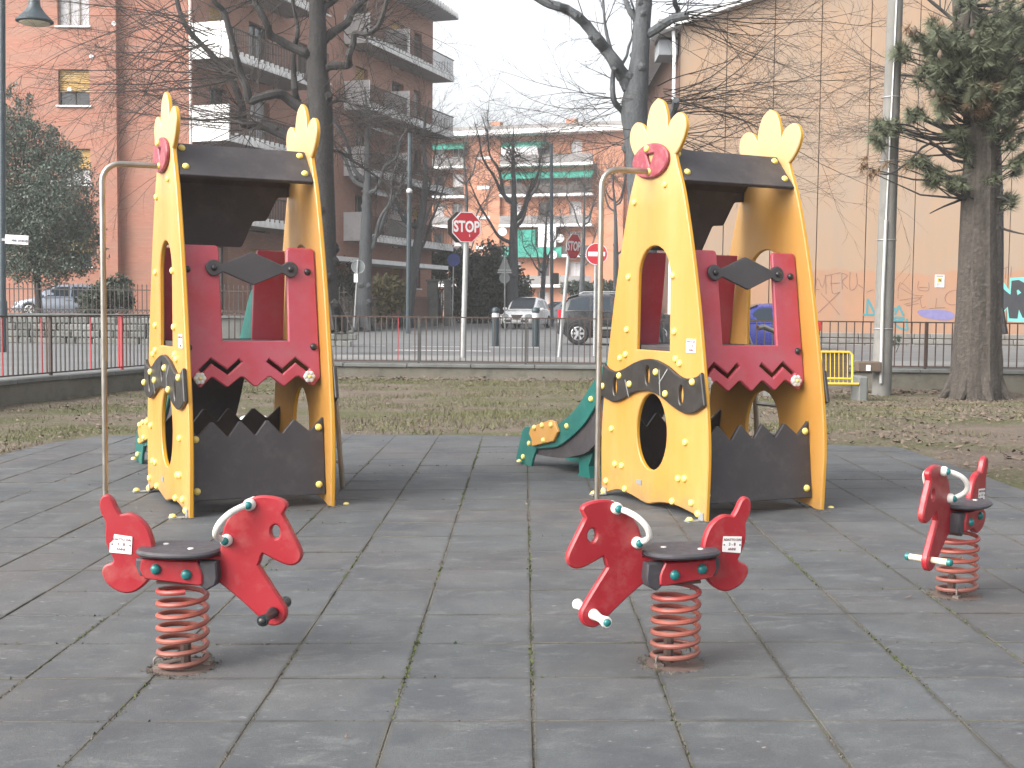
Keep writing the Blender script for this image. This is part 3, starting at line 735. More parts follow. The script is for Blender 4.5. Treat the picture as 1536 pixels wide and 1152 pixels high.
fbox(-.6, FW+.6, HF, HF+.45, -10, 1.9, 'roof', 'white_wall'); fbox(-.8, FW+.8, HF+.45, HF+.95, -10, 1.2, 'roof_tiles', 'slab')
for k in range(3): fbox(6+k*8, 7+k*8, HF+.9, HF+2.0, -4, -3, 'chimney', 'brickfar')
for (a, z) in ((9.0, 8.4), (14.2, 6.1), (14.9, 7.7), (25.6, 2.2)):
    m = MB(); p = Vector(f_far(a, z, -1.6)); m.lathe([(.02, 0), (.3, .04), (.42, .12), (.43, .13)], 14, Matrix.Translation(p) @ Matrix.Rotation(radians(80), 4, 'X')); m.build('satellite_dish', M['signwhite'], bf)
fbox(7, FW+4, -.9, .55, 5.0, 5.3, 'boundary_wall', 'white_wall')
# pale block behind, only its flat top shows above the roof
pb = at(820, 460, 190); m = MB(); m.box((pb.x+2, pb.y, 13), (46, 12, 29.5)); o = m.build('far_block', M['slab'], None, False)
m2 = MB()
for k in range(14): m2.box((pb.x-18+k*3, pb.y-6.05, 24.6), (1.2, .1, 1.5))
m2.build('window_row', M['glass'], o, False)
tag(o, 'pale grey block whose top shows above the orange apartment block', 'building')

# --- pink rendered gable wall on the right
YG = 43.0; gx0 = at(1013, 460, YG).x; zg = .12
gb = empty('pink_gable_building', (gx0, YG, zg), 0, 'tall pink rendered gable wall with vertical joints and graffiti on the right', 'building')
gj = [gx0]+[at(x, 200, YG).x for x in (1088, 1159, 1229, 1303, 1376)]; sp_ = (gj[-1]-gj[1])/4
while gj[-1] < gx0+20: gj.append(gj[-1]+sp_)
zt0 = at(1033, 21, YG).z-zg; slope = (at(1101, 0, YG).z-at(1033, 21, YG).z)/(at(1101, 0, YG).x-at(1033, 21, YG).x)
zpl = at(1330, 500, YG).z-zg
def ztop(x): return min(zt0+(x-at(1033, 21, YG).x)*slope, 16)
m = MB(); m.add([(0, .06, -.5), (gj[-1]-gx0, .06, -.5), (gj[-1]-gx0, .06, 14), (8.0, .06, ztop(gx0+8)-.1), (0, .06, zt0-.5)], [(0, 1, 2, 3, 4)])
m.add([(0, .06, -.5), (0, 14, -.5), (0, 14, zt0-.5), (0, .06, zt0-.5)], [(3, 2, 1, 0)]); m.build('wall_core', M['jointbrown'], gb, False)
for i in range(len(gj)-1):
    a, b = gj[i]-gx0+.018, gj[i+1]-gx0-.018; m = MB()
    za, zb = ztop(gj[i])-.2, ztop(gj[i+1])-.2
    m.add([(a, 0, zpl), (b, 0, zpl), (b, 0, zb), (a, 0, za), (a, .05, zpl), (b, .05, zpl), (b, .05, zb), (a, .05, za)], [(0, 1, 2, 3), (0, 4, 5, 1), (1, 5, 6, 2), (3, 7, 4, 0)]); m.build('render_panel', M['plaster'], gb, False)
nst = 0
for row in range(3):                                # plinth stones
    x = -random.uniform(0, .6)
    while x < 20:
        wd = random.uniform(.55, 1.1); m = MB(); h = (zpl+.02)/3
        m.box((x+wd/2, -.05+random.uniform(-.012, .008), h*(row+.5)), (wd-.02, .12, h-.018), ch=.02); m.build('plinth_stone', M['plinth'], gb); x += wd
m = MB(); m.box((10, -.0, zpl/2-.1), (20.4, .06, zpl+.2)); m.build('plinth_core', M['mortar'], gb, False)
m = MB(); x = at(1015, 100, YG).x-gx0; m.tube([(x-.10, -.12, 0), (x-.10, -.12, zt0-1.2), (x-.15, -.05, zt0-.6)], .06, 8); m.build('downpipe', M['white_wall'], gb)
m = MB(); P = [(-.9, -.35), (-.9, 14)]; 
for (y0, y1) in ((-.35, 14),):
    a = (-1.0, zt0-.75); b = (9, ztop(gx0+9)-.05)
    m.add([(a[0], y0, a[1]), (b[0], y0, b[1]), (b[0], y0, b[1]+.22), (a[0], y0, a[1]+.22), (a[0], y1, a[1]), (b[0], y1, b[1]), (b[0], y1, b[1]+.22), (a[0], y1, a[1]+.22)], [(0, 1, 2, 3), (4, 7, 6, 5), (0, 4, 5, 1), (3, 2, 6, 7), (0, 3, 7, 4), (1, 5, 6, 2)])
m.build('roof', M['white_wall'], gb, False)
# small balcony boxes at the left corner of the gable
for py0, py1 in ((35, 62), (66, 88)):
    a, b = at(985, py1, YG+1), at(1013, py0, YG+1); m = MB(); m.box(((a.x+b.x)/2-gx0, 1.0, (a.z+b.z)/2-zg), (b.x-a.x, 1.4, b.z-a.z)); m.build('corner_box', M['roof'] if py0 > 50 else M['slab'], gb, False)
# graffiti: sprayed strokes, millimetres proud of the render
def graf(name, mat, strokes, w, lift):
    m = MB()
    for i, st in enumerate(strokes):
        P = [at(x, y, YG) for x, y in st]; P2 = [(p.x-gx0, p.z-zg) for p in P]
        if len(P2) > 2: P2 = smooth_poly(P2, 3, False)
        m.plate(stroke(P2, w), t=.002, ch=0, fn=lambda a, b, h: (a, -.003-lift-h-i*.0003, b))
    return m.build(name, M[mat], gb, False)
def zz(ox, oy, k, pts): return [(ox+x/k, oy+y/k) for x, y in pts]
q = lambda *p: zz(1200, 380, 6.4, p)
graf('graffiti_tag', 'gbrown', [q((140, 430), (165, 240), (215, 330), (245, 205)), q((245, 205), (250, 390)), q((250, 215), (390, 185)), q((290, 290), (385, 285)), q((300, 210), (310, 380), (380, 372)), q((400, 190), (405, 345)), q((400, 190), (455, 215), (405, 270), (460, 340)),
    q((480, 180), (480, 350), (545, 310), (540, 190)), q((560, 300), (620, 345)), q((200, 385), (290, 480), (380, 590)), q((385, 370), (280, 470), (172, 572)), q((140, 345), (185, 350))], .022, 0)
graf('graffiti_tag', 'gbrown', [q((940, 440), (960, 280), (1085, 385)), q((960, 330), (1090, 400), (1180, 405)), q((955, 450), (1100, 430), (1170, 425)), q((1000, 490), (1120, 455), (1165, 410)), q((1020, 505), (1140, 480)), q((1140, 265), (1130, 340), (1185, 360), (1235, 350), (1235, 280)), q((1140, 330), (1185, 325), (1225, 330)),
    q((1150, 430), (1170, 520), (1205, 510)), q((1310, 430), (1300, 530)), q((1240, 530), (1300, 525), (1390, 520)), q((1530, 350), (1430, 370), (1390, 430), (1430, 490), (1530, 490)), q((640, 375), (700, 345))], .020, 0)
graf('graffiti_tag', 'gteal', [q((640, 600), (650, 435)), q((650, 440), (690, 520), (720, 590)), q((605, 590), (735, 592)), q((860, 590), (915, 525)), q((870, 600), (925, 650)), q((910, 590), (945, 500)), q((945, 500), (995, 600)), q((905, 615), (985, 620), (985, 640), (920, 650), (915, 680)), q((920, 690), (975, 725), (1035, 735)), q((1035, 735), (1020, 650), (1035, 635))], .075, .001)
m = MB(); P = [at(1200+x/6.4, 380+y/6.4, YG) for x, y in ((1125, 560), (1180, 542), (1300, 540), (1420, 552), (1480, 585), (1470, 625), (1400, 645), (1300, 635), (1180, 610))]
m.plate(smooth_poly([(p.x-gx0, p.z-zg) for p in P], 4), t=.002, ch=0, fn=lambda a, b, h: (a, -.004-h, b)); m.build('graffiti_blot', M['gviolet'], gb, False)
q2 = lambda *p: [(lambda w_: (w_.x-gx0, w_.z-zg))(at(1456+x/7.2, 360+y/7.2, YG)) for x, y in p]
m = MB(); m.plate(q2((190, 690), (195, 440), (215, 415), (300, 400), (330, 420), (420, 545), (425, 410), (560, 400), (800, 420), (800, 880), (640, 890), (400, 880), (390, 740), (330, 830), (260, 940), (185, 935)), t=.002, ch=0, fn=lambda a, b, h: (a, -.003-h, b)); m.build('graffiti_outline', M['gturq'], gb, False)
m = MB(); m.plate(q2((225, 470), (275, 450), (310, 490), (390, 560), (430, 590), (440, 440), (520, 430), (590, 470), (640, 560), (580, 640), (700, 830), (560, 840), (520, 750), (505, 850), (415, 845), (400, 720), (330, 790), (250, 890), (185, 880), (185, 690), (230, 660)), [q2((255, 590), (320, 635), (270, 660)), q2((495, 545), (515, 535), (545, 570), (505, 595))], t=.002, ch=0, fn=lambda a, b, h: (a, -.006-h, b)); m.build('graffiti_letters', M['gblack'], gb, False)
graf('graffiti_tag', 'gbrown', [[(1500, 405), (1513, 400)], [(1509, 402), (1508, 418)], [(1517, 400), (1516, 415)]], .03, 0)
# camera notice on the gable wall
a, b = at(1402.5, 412, YG), at(1416, 431, YG); cx_, cz_ = (a.x+b.x)/2, (a.z+b.z)/2; ww, hh = b.x-a.x, a.z-b.z
nt_ = empty('surveillance_notice', (cx_, YG, cz_), 0, 'small white camera surveillance notice with a yellow pictogram on the pink wall', 'sign')
m = MB(); m.box((0, -.009, 0), (ww, .012, hh)); m.build('board', M['signwhite'], nt_, False)
m = MB(); m.box((0, -.0175, hh*.06), (ww*.5, .003, hh*.34)); m.build('pictogram_field', M['benchy'], nt_, False)
m = MB(); m.box((-.01, -.0205, hh*.08), (ww*.26, .002, hh*.1), Matrix.Rotation(.3, 4, 'Y')); m.box((ww*.10, -.0205, hh*.02), (ww*.07, .002, hh*.14)); m.build('camera_symbol', M['inkdark'], nt_, False)
m = MB(); m.box((0, -.0165, hh*.39), (ww*.78, .002, hh*.07))
for k in range(3): m.box((0, -.0165, -hh*(.22+k*.09)), (ww*.72, .002, hh*.025))
m.build('lettering', M['inkdark'], nt_, False)

# raised garden behind the stone wall
m = MB(); m.box((-22, 43.2, .2), (27, 14.6, 1.4)); tag(m.build('garden_terrace', M['dirt'], None, False), kind='structure')
# --- stone garden wall with iron fence on the left
gw = empty('stone_garden_wall', (0, 0, 0), 0, 'grey stone garden wall across the side street on the left', 'wall')
YS = 35.6; zs0 = stz(YS); x0, x1 = at(-40, 490, YS).x, at(520, 490, YS).x
m = MB(); m.box(((x0+x1)/2, YS+.2, zs0+.38), (x1-x0, .34, .84)); m.build('wall_core', M['mortar'], gw, False)
for row in range(4):
    x = x0-random.uniform(0, .3)
    while x < x1:
        wd = random.uniform(.25, .62)
        if x < at(240, 490, YS).x or x > at(470, 490, YS).x:
            m = MB(); m.box((0, 0, 0), (wd-.02, .14, .185), ch=.03); o = m.build('stone', M['stone'], gw); o.location = (x+wd/2, YS-.0+random.uniform(-.03, .02), zs0+.08+row*.2); o.rotation_euler = (0, random.uniform(-.05, .05), 0)
        x += wd
m = MB(); m.box(((x0+x1)/2, YS+.18, zs0+.84), (x1-x0, .46, .08)); m.build('coping', M['cap'], gw, False)
fi = empty('iron_fence', (0, 0, 0), 0, 'dark iron fence with pointed pales on top of the grey stone garden wall', 'fence')
zb = zs0+.88; h = at(100, 428, YS).z-zb
me = MB(); me.box((0, 0, h/2), (.022, .022, h)); me.add([(-.02, -.02, h), (.02, -.02, h), (.02, .02, h), (-.02, .02, h), (0, 0, h+.08)], [(0, 1, 4), (1, 2, 4), (2, 3, 4), (3, 0, 4)]); me = me.mesh('pale', M['darkframe'], False)
x = x0+.05; n = 0
while x < x1 and n < 110:
    o = link('pale', me, fi); o.location = (x, YS+.2, zb); x += .135; n += 1
m = MB(); 
for z in (.12, h*.86): m.box(((x0+x1)/2, YS+.2, zb+z), (x1-x0, .03, .03))
k = x0
while k < x1: m.tube([(k, YS+.2, zb+.12), (k+.07, YS+.2, zb+.02), (k+.14, YS+.2, zb+.12)], .012, 4); k += .135
m.build('fence_rail', M['darkframe'], fi, False)
# gate pillars and low boundary in front of the brick block's street front
for i, (px, lab) in enumerate(((649, 'wide grey concrete gate pillar beside the blue round sign'), (671, 'narrow grey concrete gate pillar behind the blue round sign post'))):
    Yp = 64; p = at(px, 478, Yp); zz_ = stz(Yp); m = MB(); m.box((0, 0, 1.15), (.55 if i == 0 else .35, .5, 2.3), ch=.03); m.box((0, 0, 2.36), (.7 if i == 0 else .5, .62, .12), ch=.02)
    o = m.build('gate_pillar', M['cap']); o.location = (p.x, Yp, zz_); tag(o, lab, 'pillar', 'concrete gate pillars')
gd = at(660, 478, 64.4); m = MB(); 
for k in range(9): m.box((gd.x-.3+k*.11, 64.3, stz(64)+1.0), (.04, .03, 1.9))
m.box((gd.x+.14, 64.3, stz(64)+1.9), (1.0, .03, .05)); m.box((gd.x+.14, 64.3, stz(64)+.2), (1.0, .03, .05))
tag(m.build('gate', M['darkframe'], None, False), 'dark metal gate between the two grey gate pillars', 'gate')
g2 = empty('garden_fence', (0, 0, 0), 0, 'dark garden fence on a low kerb in front of the brick apartment block', 'fence')
a, b = at(505, 478, 50), at(645, 478, 63); d = (b-a); L = Vector((d.x, d.y)).length; n = int(L/.16)
me = MB(); me.box((0, 0, .62), (.025, .025, 1.24)); me = me.mesh('pale', M['darkframe'], False)
for k in range(n):
    t = k/n; o = link('pale', me, g2); o.location = (a.x+d.x*t, a.y+d.y*t, stz(50+13*t)+.25)
m = MB()
for z in (.35, 1.35): m.tube([(a.x, a.y, stz(50)+z), (b.x, b.y, stz(63)+z)], .025, 5)
m.build('fence_rail', M['darkframe'], g2, False)
m = MB(); m.tube([(a.x, a.y, stz(50)+.1), (b.x, b.y, stz(63)+.1)], .16, 4); m.build('kerb_base', M['cap'], g2, False)
# ================================================================== TREES AND PLANTS
def rv(rr): return Vector((rr.gauss(0, 1), rr.gauss(0, 1), rr.gauss(0, 1))).normalized()
def twig(mb, rr, p, d, L, r, depth, bend=.25, lift=.10, segs=6, kids=5, maxn=None):
    pts = [p]; rad = [r]; d = d.normalized(); cur = p; ax = rv(rr)
    for i in range(segs):
        d = (d + rv(rr)*bend*.5 + ax*bend*.18 + Vector((0, 0, lift))*.25).normalized()
        cur = cur + d*(L/segs); pts.append(cur); rad.append(r*(1-(i+1)/segs*.8))
        if depth > 0:
            for _ in range(2 if rr.random() < kids/segs-1 else (1 if rr.random() < kids/segs else 0)):
                a = rv(rr); a = (a-d*a.dot(d)).normalized(); an = rr.uniform(.35, .95)
                twig(mb, rr, cur, d*cos(an)+a*sin(an), L*rr.uniform(.30, .55)*(1-.4*i/segs), max(r*.5*(1-.5*i/segs), .0035), depth-1, bend, lift, max(3, segs-1), kids)
    mb.tube(pts, rad, 3 if r < .02 else 5, cap=False)
def limb_pts(px, Y, dy=0, jit=.12, seed=0):
    rr = random.Random(seed); out = []; n = len(px)
    for i, (x, y) in enumerate(px):
        out.append(at(x, y, Y + dy*(i/max(1, n-1)) + (rr.uniform(-jit, jit) if i else 0)))
    return smooth_poly([tuple(p) for p in out], 3, False)
def along(pts, rr, lo=.3):
    i = int(rr.uniform(lo, .999)*(len(pts)-1)); a, b = Vector(pts[i]), Vector(pts[i+1]); return a.lerp(b, rr.random()), (b-a).normalized(), i/(len(pts)-1)
def knobs(mb, pts, rad, rr, n):
    for _ in range(n):
        p, d, t = along(pts, rr, .05); r = rad[int(t*(len(rad)-1))]; a = rv(rr); a = (a-d*a.dot(d)).normalized()
        mb.tube([p+a*r*.55, p+a*r*1.02, p+a*r*1.25], [r*.5, r*.42, r*.12], 6)
def bare_tree(label, Y, trunk, limbs, bunches, seed, base=None, group=None, bark='bark'):
    rr = random.Random(seed)
    tp = limb_pts(trunk[0], Y, 0, .0, seed); n = len(tp)
    root = empty('bare_tree', tp[0], 0, label, 'tree', group)
    o = Vector(tp[0]); lo = lambda pts: [Vector(p)-o for p in pts]
    tw = MB(); m = MB(); rs = trunk[1]; rad = [lerp(rs[int(i/(n-1)*(len(rs)-1))], rs[min(len(rs)-1, int(i/(n-1)*(len(rs)-1))+1)], (i/(n-1)*(len(rs)-1)) % 1) for i in range(n)]
    m.tube(lo(tp), rad, 12); knobs(m, lo(tp), rad, rr, 14)
    for k in range(6): a = k*1.05; m.tube([Vector((cos(a)*rad[0]*1.5, sin(a)*rad[0]*1.5, -.15)), Vector((cos(a)*rad[0]*.8, sin(a)*rad[0]*.8, .5))], [rad[0]*.35, rad[0]*.2], 6)
    m.build('trunk', M[bark], root)
    allp = []
    for li, (px, r0, r1, dy, ntw, ln) in enumerate(limbs):
        pts = lo(limb_pts(px, Y, dy, .10, seed+li+1)); k = len(pts); rad = [lerp(r0, r1, i/(k-1))*rr.uniform(.92, 1.1) for i in range(k)]
        b = MB(); b.tube(pts, rad, 8); knobs(b, pts, rad, rr, 5); b.build('limb', M[bark], root)
        for _ in range(ntw):
            p, d, t = along(pts, rr, .25); a = rv(rr); a.y *= .7; dd = (d*.5+a).normalized()
            twig(tw, rr, p, dd, ln*rr.uniform(.6, 1.1), .016, 2, kids=5)
    for (px, dirx, spread, cnt, ln, r, lift) in bunches:
        p = at(px[0], px[1], Y)-o
        for _ in range(cnt):
            an = rr.uniform(-spread, spread); d = Vector((dirx*cos(an), rr.uniform(-.55, .55), sin(an)))
            twig(tw, rr, p+Vector((-dirx*rr.uniform(-.1, .5), rr.gauss(0, .2), rr.gauss(0, .16))), d, ln*rr.uniform(.6, 1.25), r*rr.uniform(.55, 1.0), 2, bend=.26, lift=lift, segs=9, kids=6)
    t_ = tw.build('twigs', M['twig'], root, True, 80); t_['kind'] = 'stuff'
    return root
bare_tree('big dark bare tree with crooked limbs right behind the left play tower', 30.0,
    ([(488, 487), (486, 400), (485, 330), (482, 250), (481, 190), (479, 140), (475, 95), (477, 60), (476, 20), (474, -60), (478, -160)], [.36, .31, .30, .30, .31, .29, .25, .22, .20, .16, .10]),
    [([(474, 172), (457, 163), (444, 158), (425, 143), (412, 141), (387, 147), (374, 151), (370, 132), (362, 113), (356, 92), (351, 73), (341, 34), (335, 15), (322, 3), (312, -20)], .14, .05, -1.0, 16, 1.9),
     ([(476, 222), (455, 214), (429, 203), (400, 190), (385, 188), (366, 186), (364, 172), (360, 149), (343, 111), (309, 73), (283, 46), (268, 12), (262, -25)], .14, .05, .8, 18, 2.2),
     ([(467, 88), (457, 79), (438, 71), (421, 61), (406, 53), (402, 40), (393, 22), (383, 4), (381, -20)], .12, .07, -.6, 10, 1.6),
     ([(456, 165), (446, 152), (442, 134), (441, 115), (440, 92), (441, 72), (445, 57), (446, 38), (440, 8), (436, -20)], .085, .05, .5, 10, 1.5),
     ([(483, 64), (490, 56), (502, 47), (521, 34), (528, 18), (541, 5), (552, -8), (560, -30)], .12, .07, .8, 10, 1.6),
     ([(487, 104), (494, 100), (510, 98), (523, 98), (523, 83), (530, 65), (532, 50), (545, 51), (557, 48), (567, 39), (573, 26), (580, 2), (590, -20)], .10, .05, -.8, 14, 1.8),
     ([(481, 30), (486, 10), (494, 6), (510, -8)], .10, .07, .3, 3, 1.2),
     ([(470, 160), (488, 158), (510, 150), (530, 157), (548, 170)], .04, .02, -.3, 8, 1.4),
     ([(484, 232), (505, 226), (528, 240), (560, 262), (590, 280)], .045, .02, .4, 9, 1.6)],
    [((364, 172), -1, .45, 12, 4.2, .022, .05), ((366, 186), -1, .6, 10, 3.5, .02, -.03), ((345, 112), -1, .5, 14, 5.0, .022, -.02), ((300, 65), -1, .7, 14, 4.5, .022, .0), ((270, 15), -1, .8, 12, 4.5, .02, -.08), ((385, 187), 1, .9, 6, 1.4, .014, .1), ((573, 26), 1, .8, 8, 2.0, .015, 0), ((545, 50), 1, .9, 8, 2.2, .014, -.1), ((500, 155), 1, .7, 8, 2.4, .014, -.05), ((530, 240), 1, .8, 9, 2.0, .012, .1)], 11)
bare_tree('bare tree with forked trunk tinted blue-grey as if by glare behind the right play tower', 27.0,
    ([(968, 520), (966, 420), (964, 350), (960, 260), (955, 205), (951, 165), (955, 130), (960, 85), (963, 40), (966, 0), (970, -80), (974, -160)], [.34, .31, .30, .29, .28, .30, .26, .20, .185, .18, .14, .10]),
    [([(950, 142), (939, 120), (932, 110), (921, 91), (908, 74), (895, 58), (880, 38), (864, 23), (850, 14), (838, 10), (817, 3), (790, -14), (770, -30)], .16, .07, -.8, 5, 1.6),
     ([(925, 95), (916, 73), (911, 55), (908, 39), (906, 20), (904, -10)], .045, .025, .4, 3, 1.2),
     ([(945, 178), (932, 165), (922, 153), (919, 138), (919, 118), (921, 102)], .07, .05, -.3, 2, 1.0),
     ([(932, 98), (940, 84), (943, 70), (950, 50), (952, 20), (946, 0)], .035, .02, .3, 3, 1.0),
     ([(957, 32), (948, 22), (941, 8), (936, -10)], .07, .05, .2, 2, 1.0),
     ([(962, 57), (981, 46), (998, 35), (1010, 28), (1022, 25), (1032, 23)], .11, .08, -.6, 3, 1.4),
     ([(1014, 27), (1017, 15), (1012, 5), (1014, -15)], .06, .05, -.6, 4, 1.2),
     ([(964, 240), (985, 212), (1003, 180), (1012, 160), (1014, 150)], .09, .07, -1.2, 2, 1.0), ([(966, 275), (990, 242), (1012, 222), (1024, 208)], .08, .05, -1.4, 2, 1.2)],
    [((1032, 23), 1, .35, 14, 4.2, .020, -.02), ((1014, 152), 1, .42, 13, 3.9, .020, .03), ((1014, 156), 1, .55, 8, 4.8, .017, -.03), ((1024, 208), 1, .45, 11, 3.8, .018, .0), ((1010, 28), 1, .6, 6, 2.6, .014, -.1), ((916, 154), -1, .22, 10, 3.0, .014, -.10), ((945, 205), -1, .30, 9, 3.4, .014, -.02), ((900, 60), -1, .6, 2, 1.4, .010, -.1)], 23, None, None, 'bark_veiled')
# twiggy crown reaching in from a tree behind the pine
bare_tree('thin bare tree behind the pine with twigs reaching left over the pink wall', 31.0,
    ([(1495, 492), (1497, 300), (1490, 100), (1500, -80)], [.16, .13, .10, .05]),
    [([(1493, 180), (1450, 135), (1400, 118), (1350, 112)], .06, .025, -.5, 8, 2.0), ([(1495, 240), (1440, 215), (1390, 205), (1340, 196)], .05, .02, .4, 8, 2.0), ([(1490, 100), (1440, 40), (1400, 5), (1370, -20)], .06, .03, 0, 7, 2.0)],
    [((1350, 112), -1, .35, 9, 3.2, .013, -.02), ((1340, 196), -1, .35, 9, 3.0, .012, .03), ((1385, 230), -1, .3, 7, 2.8, .012, 0)], 31)
# street trees further back
def street_tree(label, px, py0, Y, wpx, top, seed, lean=0, forks=4, spread=60, tw=40, ln=None):
    k = F/Y; r = wpx/2/k; mid = (px+lean*.6, lerp(py0, top, .35))
    rr = random.Random(seed); trunk = [(px, py0), (px+lean*.3, lerp(py0, top, .18)), mid, (px+lean, lerp(py0, top, .62)), (px+lean*1.1+rr.uniform(-6, 6), lerp(py0, top, .85)), (px+lean*1.1+rr.uniform(-8, 8), top)]
    limbs = []
    for i in range(forks):
        t = rr.uniform(.28, .7); sx_ = (px+lean*t, lerp(py0, top, t)); s = (-1) ** i*rr.uniform(.5, 1)*spread; hh = (py0-top)*rr.uniform(.18, .34)
        limbs.append(([sx_, (sx_[0]+s*.30, sx_[1]-hh*.15+rr.uniform(-4, 4)), (sx_[0]+s*.50, sx_[1]-hh*.50+rr.uniform(-6, 6)), (sx_[0]+s*.78+rr.uniform(-4, 4), sx_[1]-hh*.8), (sx_[0]+s*.9, sx_[1]-hh*1.15), (sx_[0]+s*1.05+rr.uniform(-6, 6), sx_[1]-hh*1.45)], r*.34, r*.05, rr.uniform(-1.5, 1.5), int(tw*2.4)//forks+6, ln or (py0-top)/k*.19))
    bt = bare_tree(label, Y, (trunk, [r*1.2, r, r*.85, r*.5, r*.25, r*.05]), limbs, [((trunk[4][0], trunk[4][1]), s, 1.3, 20, (py0-top)/k*.24, r*.09, .12) for s in (-1, 1)], seed, group='bare street trees along the far pavement', bark='bark_veiled')
street_tree('thick grey bare trunk with a burl beside the round sign back', 545, 491, 52, 22, 130, 41, 6, 5, 70, 36)
street_tree('leaning bare street tree beside the gate pillars', 608, 488, 58, 17, 150, 43, 30, 5, 60, 36)
street_tree('bare street tree with an upright forked trunk behind the triangle sign', 768, 478, 66, 17, 190, 47, 3, 6, 70, 40)
street_tree('slender twisting bare tree behind the white car', 812, 470, 78, 8, 300, 53, 6, 4, 34, 24)
street_tree('bare tree in front of the orange block, right of the no-entry sign', 925, 460, 84, 9, 230, 59, -2, 5, 50, 40)
street_tree('bare tree between the STOP sign and the orange block', 872, 458, 96, 8, 250, 61, 4, 5, 46, 36)
street_tree('pale bare tree at the left end of the orange block', 690, 465, 92, 9, 190, 67, 10, 5, 55, 40)

def foliage(name, mat, ells, n, size, parent, seed, origin, flat=.0, up=False):
    rr = random.Random(seed); m = MB(); o = Vector(origin)
    vol = [e[1].x*e[1].y*e[1].z for e in ells]; T = sum(vol)
    for c, r in ells:
        k = int(n*r.x*r.y*r.z/T)
        cl = [(c+Vector(tuple(a*b for a, b in zip(rv(rr), r)))*rr.random()**.35) for _ in range(max(3, k//26))]
        for _ in range(k):
            p = rr.choice(cl)+rv(rr)*min(r.x, r.z)*rr.uniform(.02, .34)-o
            a = rv(rr); b = rv(rr).cross(a); b = b.normalized() if b.length > .01 else Vector((0, 0, 1)); s = size*rr.uniform(.6, 1.3)
            m.v += [tuple(p), tuple(p+a*s*.5+b*s*.24), tuple(p+a*s), tuple(p+a*s*.5-b*s*.24)]; q = len(m.v); m.f.append((q-4, q-3, q-2, q-1))
    ob = m.build(name, mat, parent, False); ob['kind'] = 'stuff'; return ob
def evergreen(name, label, cat, px, pbase, Y, blobs, n, size, mat, seed, trunk=.12, group=None):
    b = at(px, pbase, Y); root = empty(name, b, 0, label, cat, group); k = F/Y
    ells = [(at(x, y, Y+dy), Vector((rx/k, ry_, rz/k))) for x, y, dy, rx, ry_, rz in blobs]
    t = MB(); topc = max(ells, key=lambda e: e[0].z)[0]-b
    t.tube([(0, 0, -.2), topc*.35+Vector((.1, 0, 0)), topc*.7, topc], [trunk, trunk*.85, trunk*.5, trunk*.15], 7)
    rr = random.Random(seed)
    for c, r in ells: t.tube([topc*rr.uniform(.15, .5), (c-b)*.8+topc*.1, c-b], [trunk*.35, trunk*.2, trunk*.08], 5)
    t.build('trunk', M['bark'], root)
    foliage('crown', mat, ells, n, size, root, seed, b); return root
evergreen('evergreen_tree', 'dense dark evergreen tree in front of the brick end wall, beside the lamp post', 'tree', 60, 478, 42,
    [(60, 330, 0, 72, 1.8, 75), (35, 250, .3, 50, 1.4, 70), (95, 290, -.4, 45, 1.4, 60), (20, 350, 0, 60, 1.6, 60), (110, 370, 0, 42, 1.3, 45), (28, 165, 0, 20, .9, 38), (14, 200, 0, 30, 1, 45), (55, 210, 0, 30, 1, 40), (100, 235, 0, 24, 1, 28), (125, 340, 0, 28, 1, 34), (60, 400, 0, 70, 1.6, 30), (80, 235, 0, 32, 1, 26), (-20, 290, 0, 50, 1.5, 100)], 70000, .10, M['leaf'], 3, .13)
evergreen('dark_shrub', 'rounded dark shrub behind the iron fence beside the parked estate car', 'shrub', 158, 478, 38.5, [(160, 448, 0, 42, .9, 24), (178, 438, 0, 24, .7, 22), (135, 462, 0, 22, .6, 14)], 5000, .13, M['leaf2'], 5, .05, 'shrubs in front of the buildings')
evergreen('dark_shrub', 'tall dark hedge bush beside the round sign back', 'shrub', 515, 482, 58, [(515, 430, 0, 26, 1.2, 40), (530, 460, 0, 26, 1, 22), (500, 455, 0, 22, 1, 28)], 6000, .16, M['leaf2'], 6, .06, 'shrubs in front of the buildings')
evergreen('yellowish_shrub', 'yellowish drooping shrub beside the thick grey trunk', 'shrub', 585, 484, 55, [(582, 432, 0, 24, .9, 18), (590, 450, 0, 22, .9, 16), (575, 465, 0, 14, .6, 14)], 3000, .26, M['olive'], 8, .05, 'shrubs in front of the buildings')
evergreen('dark_conifer', 'broad dark conifer mass beside the STOP sign', 'tree', 725, 480, 76, [(722, 435, 0, 46, 2.2, 52), (705, 455, -1, 36, 2, 34), (745, 425, 0, 34, 2, 50), (735, 390, 0, 26, 1.6, 28), (770, 440, 0, 26, 1.8, 46), (783, 455, 0, 16, 1.2, 30)], 22000, .24, M['leaf2'], 9, .2, 'dark evergreens along the street')
evergreen('dark_conifer', 'dark evergreen between the blue sign and the brick block', 'tree', 662, 482, 74, [(660, 400, 0, 26, 1.6, 22), (672, 385, 0, 18, 1.4, 18), (700, 400, 0, 16, 1.4, 30), (640, 380, 0, 15, 1, 22)], 7000, .22, M['leaf2'], 10, .15, 'dark evergreens along the street')
evergreen('trimmed_hedge', 'low dark hedge on the white wall below the orange block', 'hedge', 880, 452, 112, [(865, 432, 0, 30, 1, 10), (905, 432, 0, 34, 1, 10), (940, 434, 0, 30, 1, 10)], 6000, .3, M['leaf2'], 12, .06)
evergreen('wall_weed', 'small green weed growing at the foot of the pink wall', 'plant', 1344, 519, 35.6, [(1344, 512, 0, 9, .14, 9)], 300, .07, M['leaf'], 14, .01)
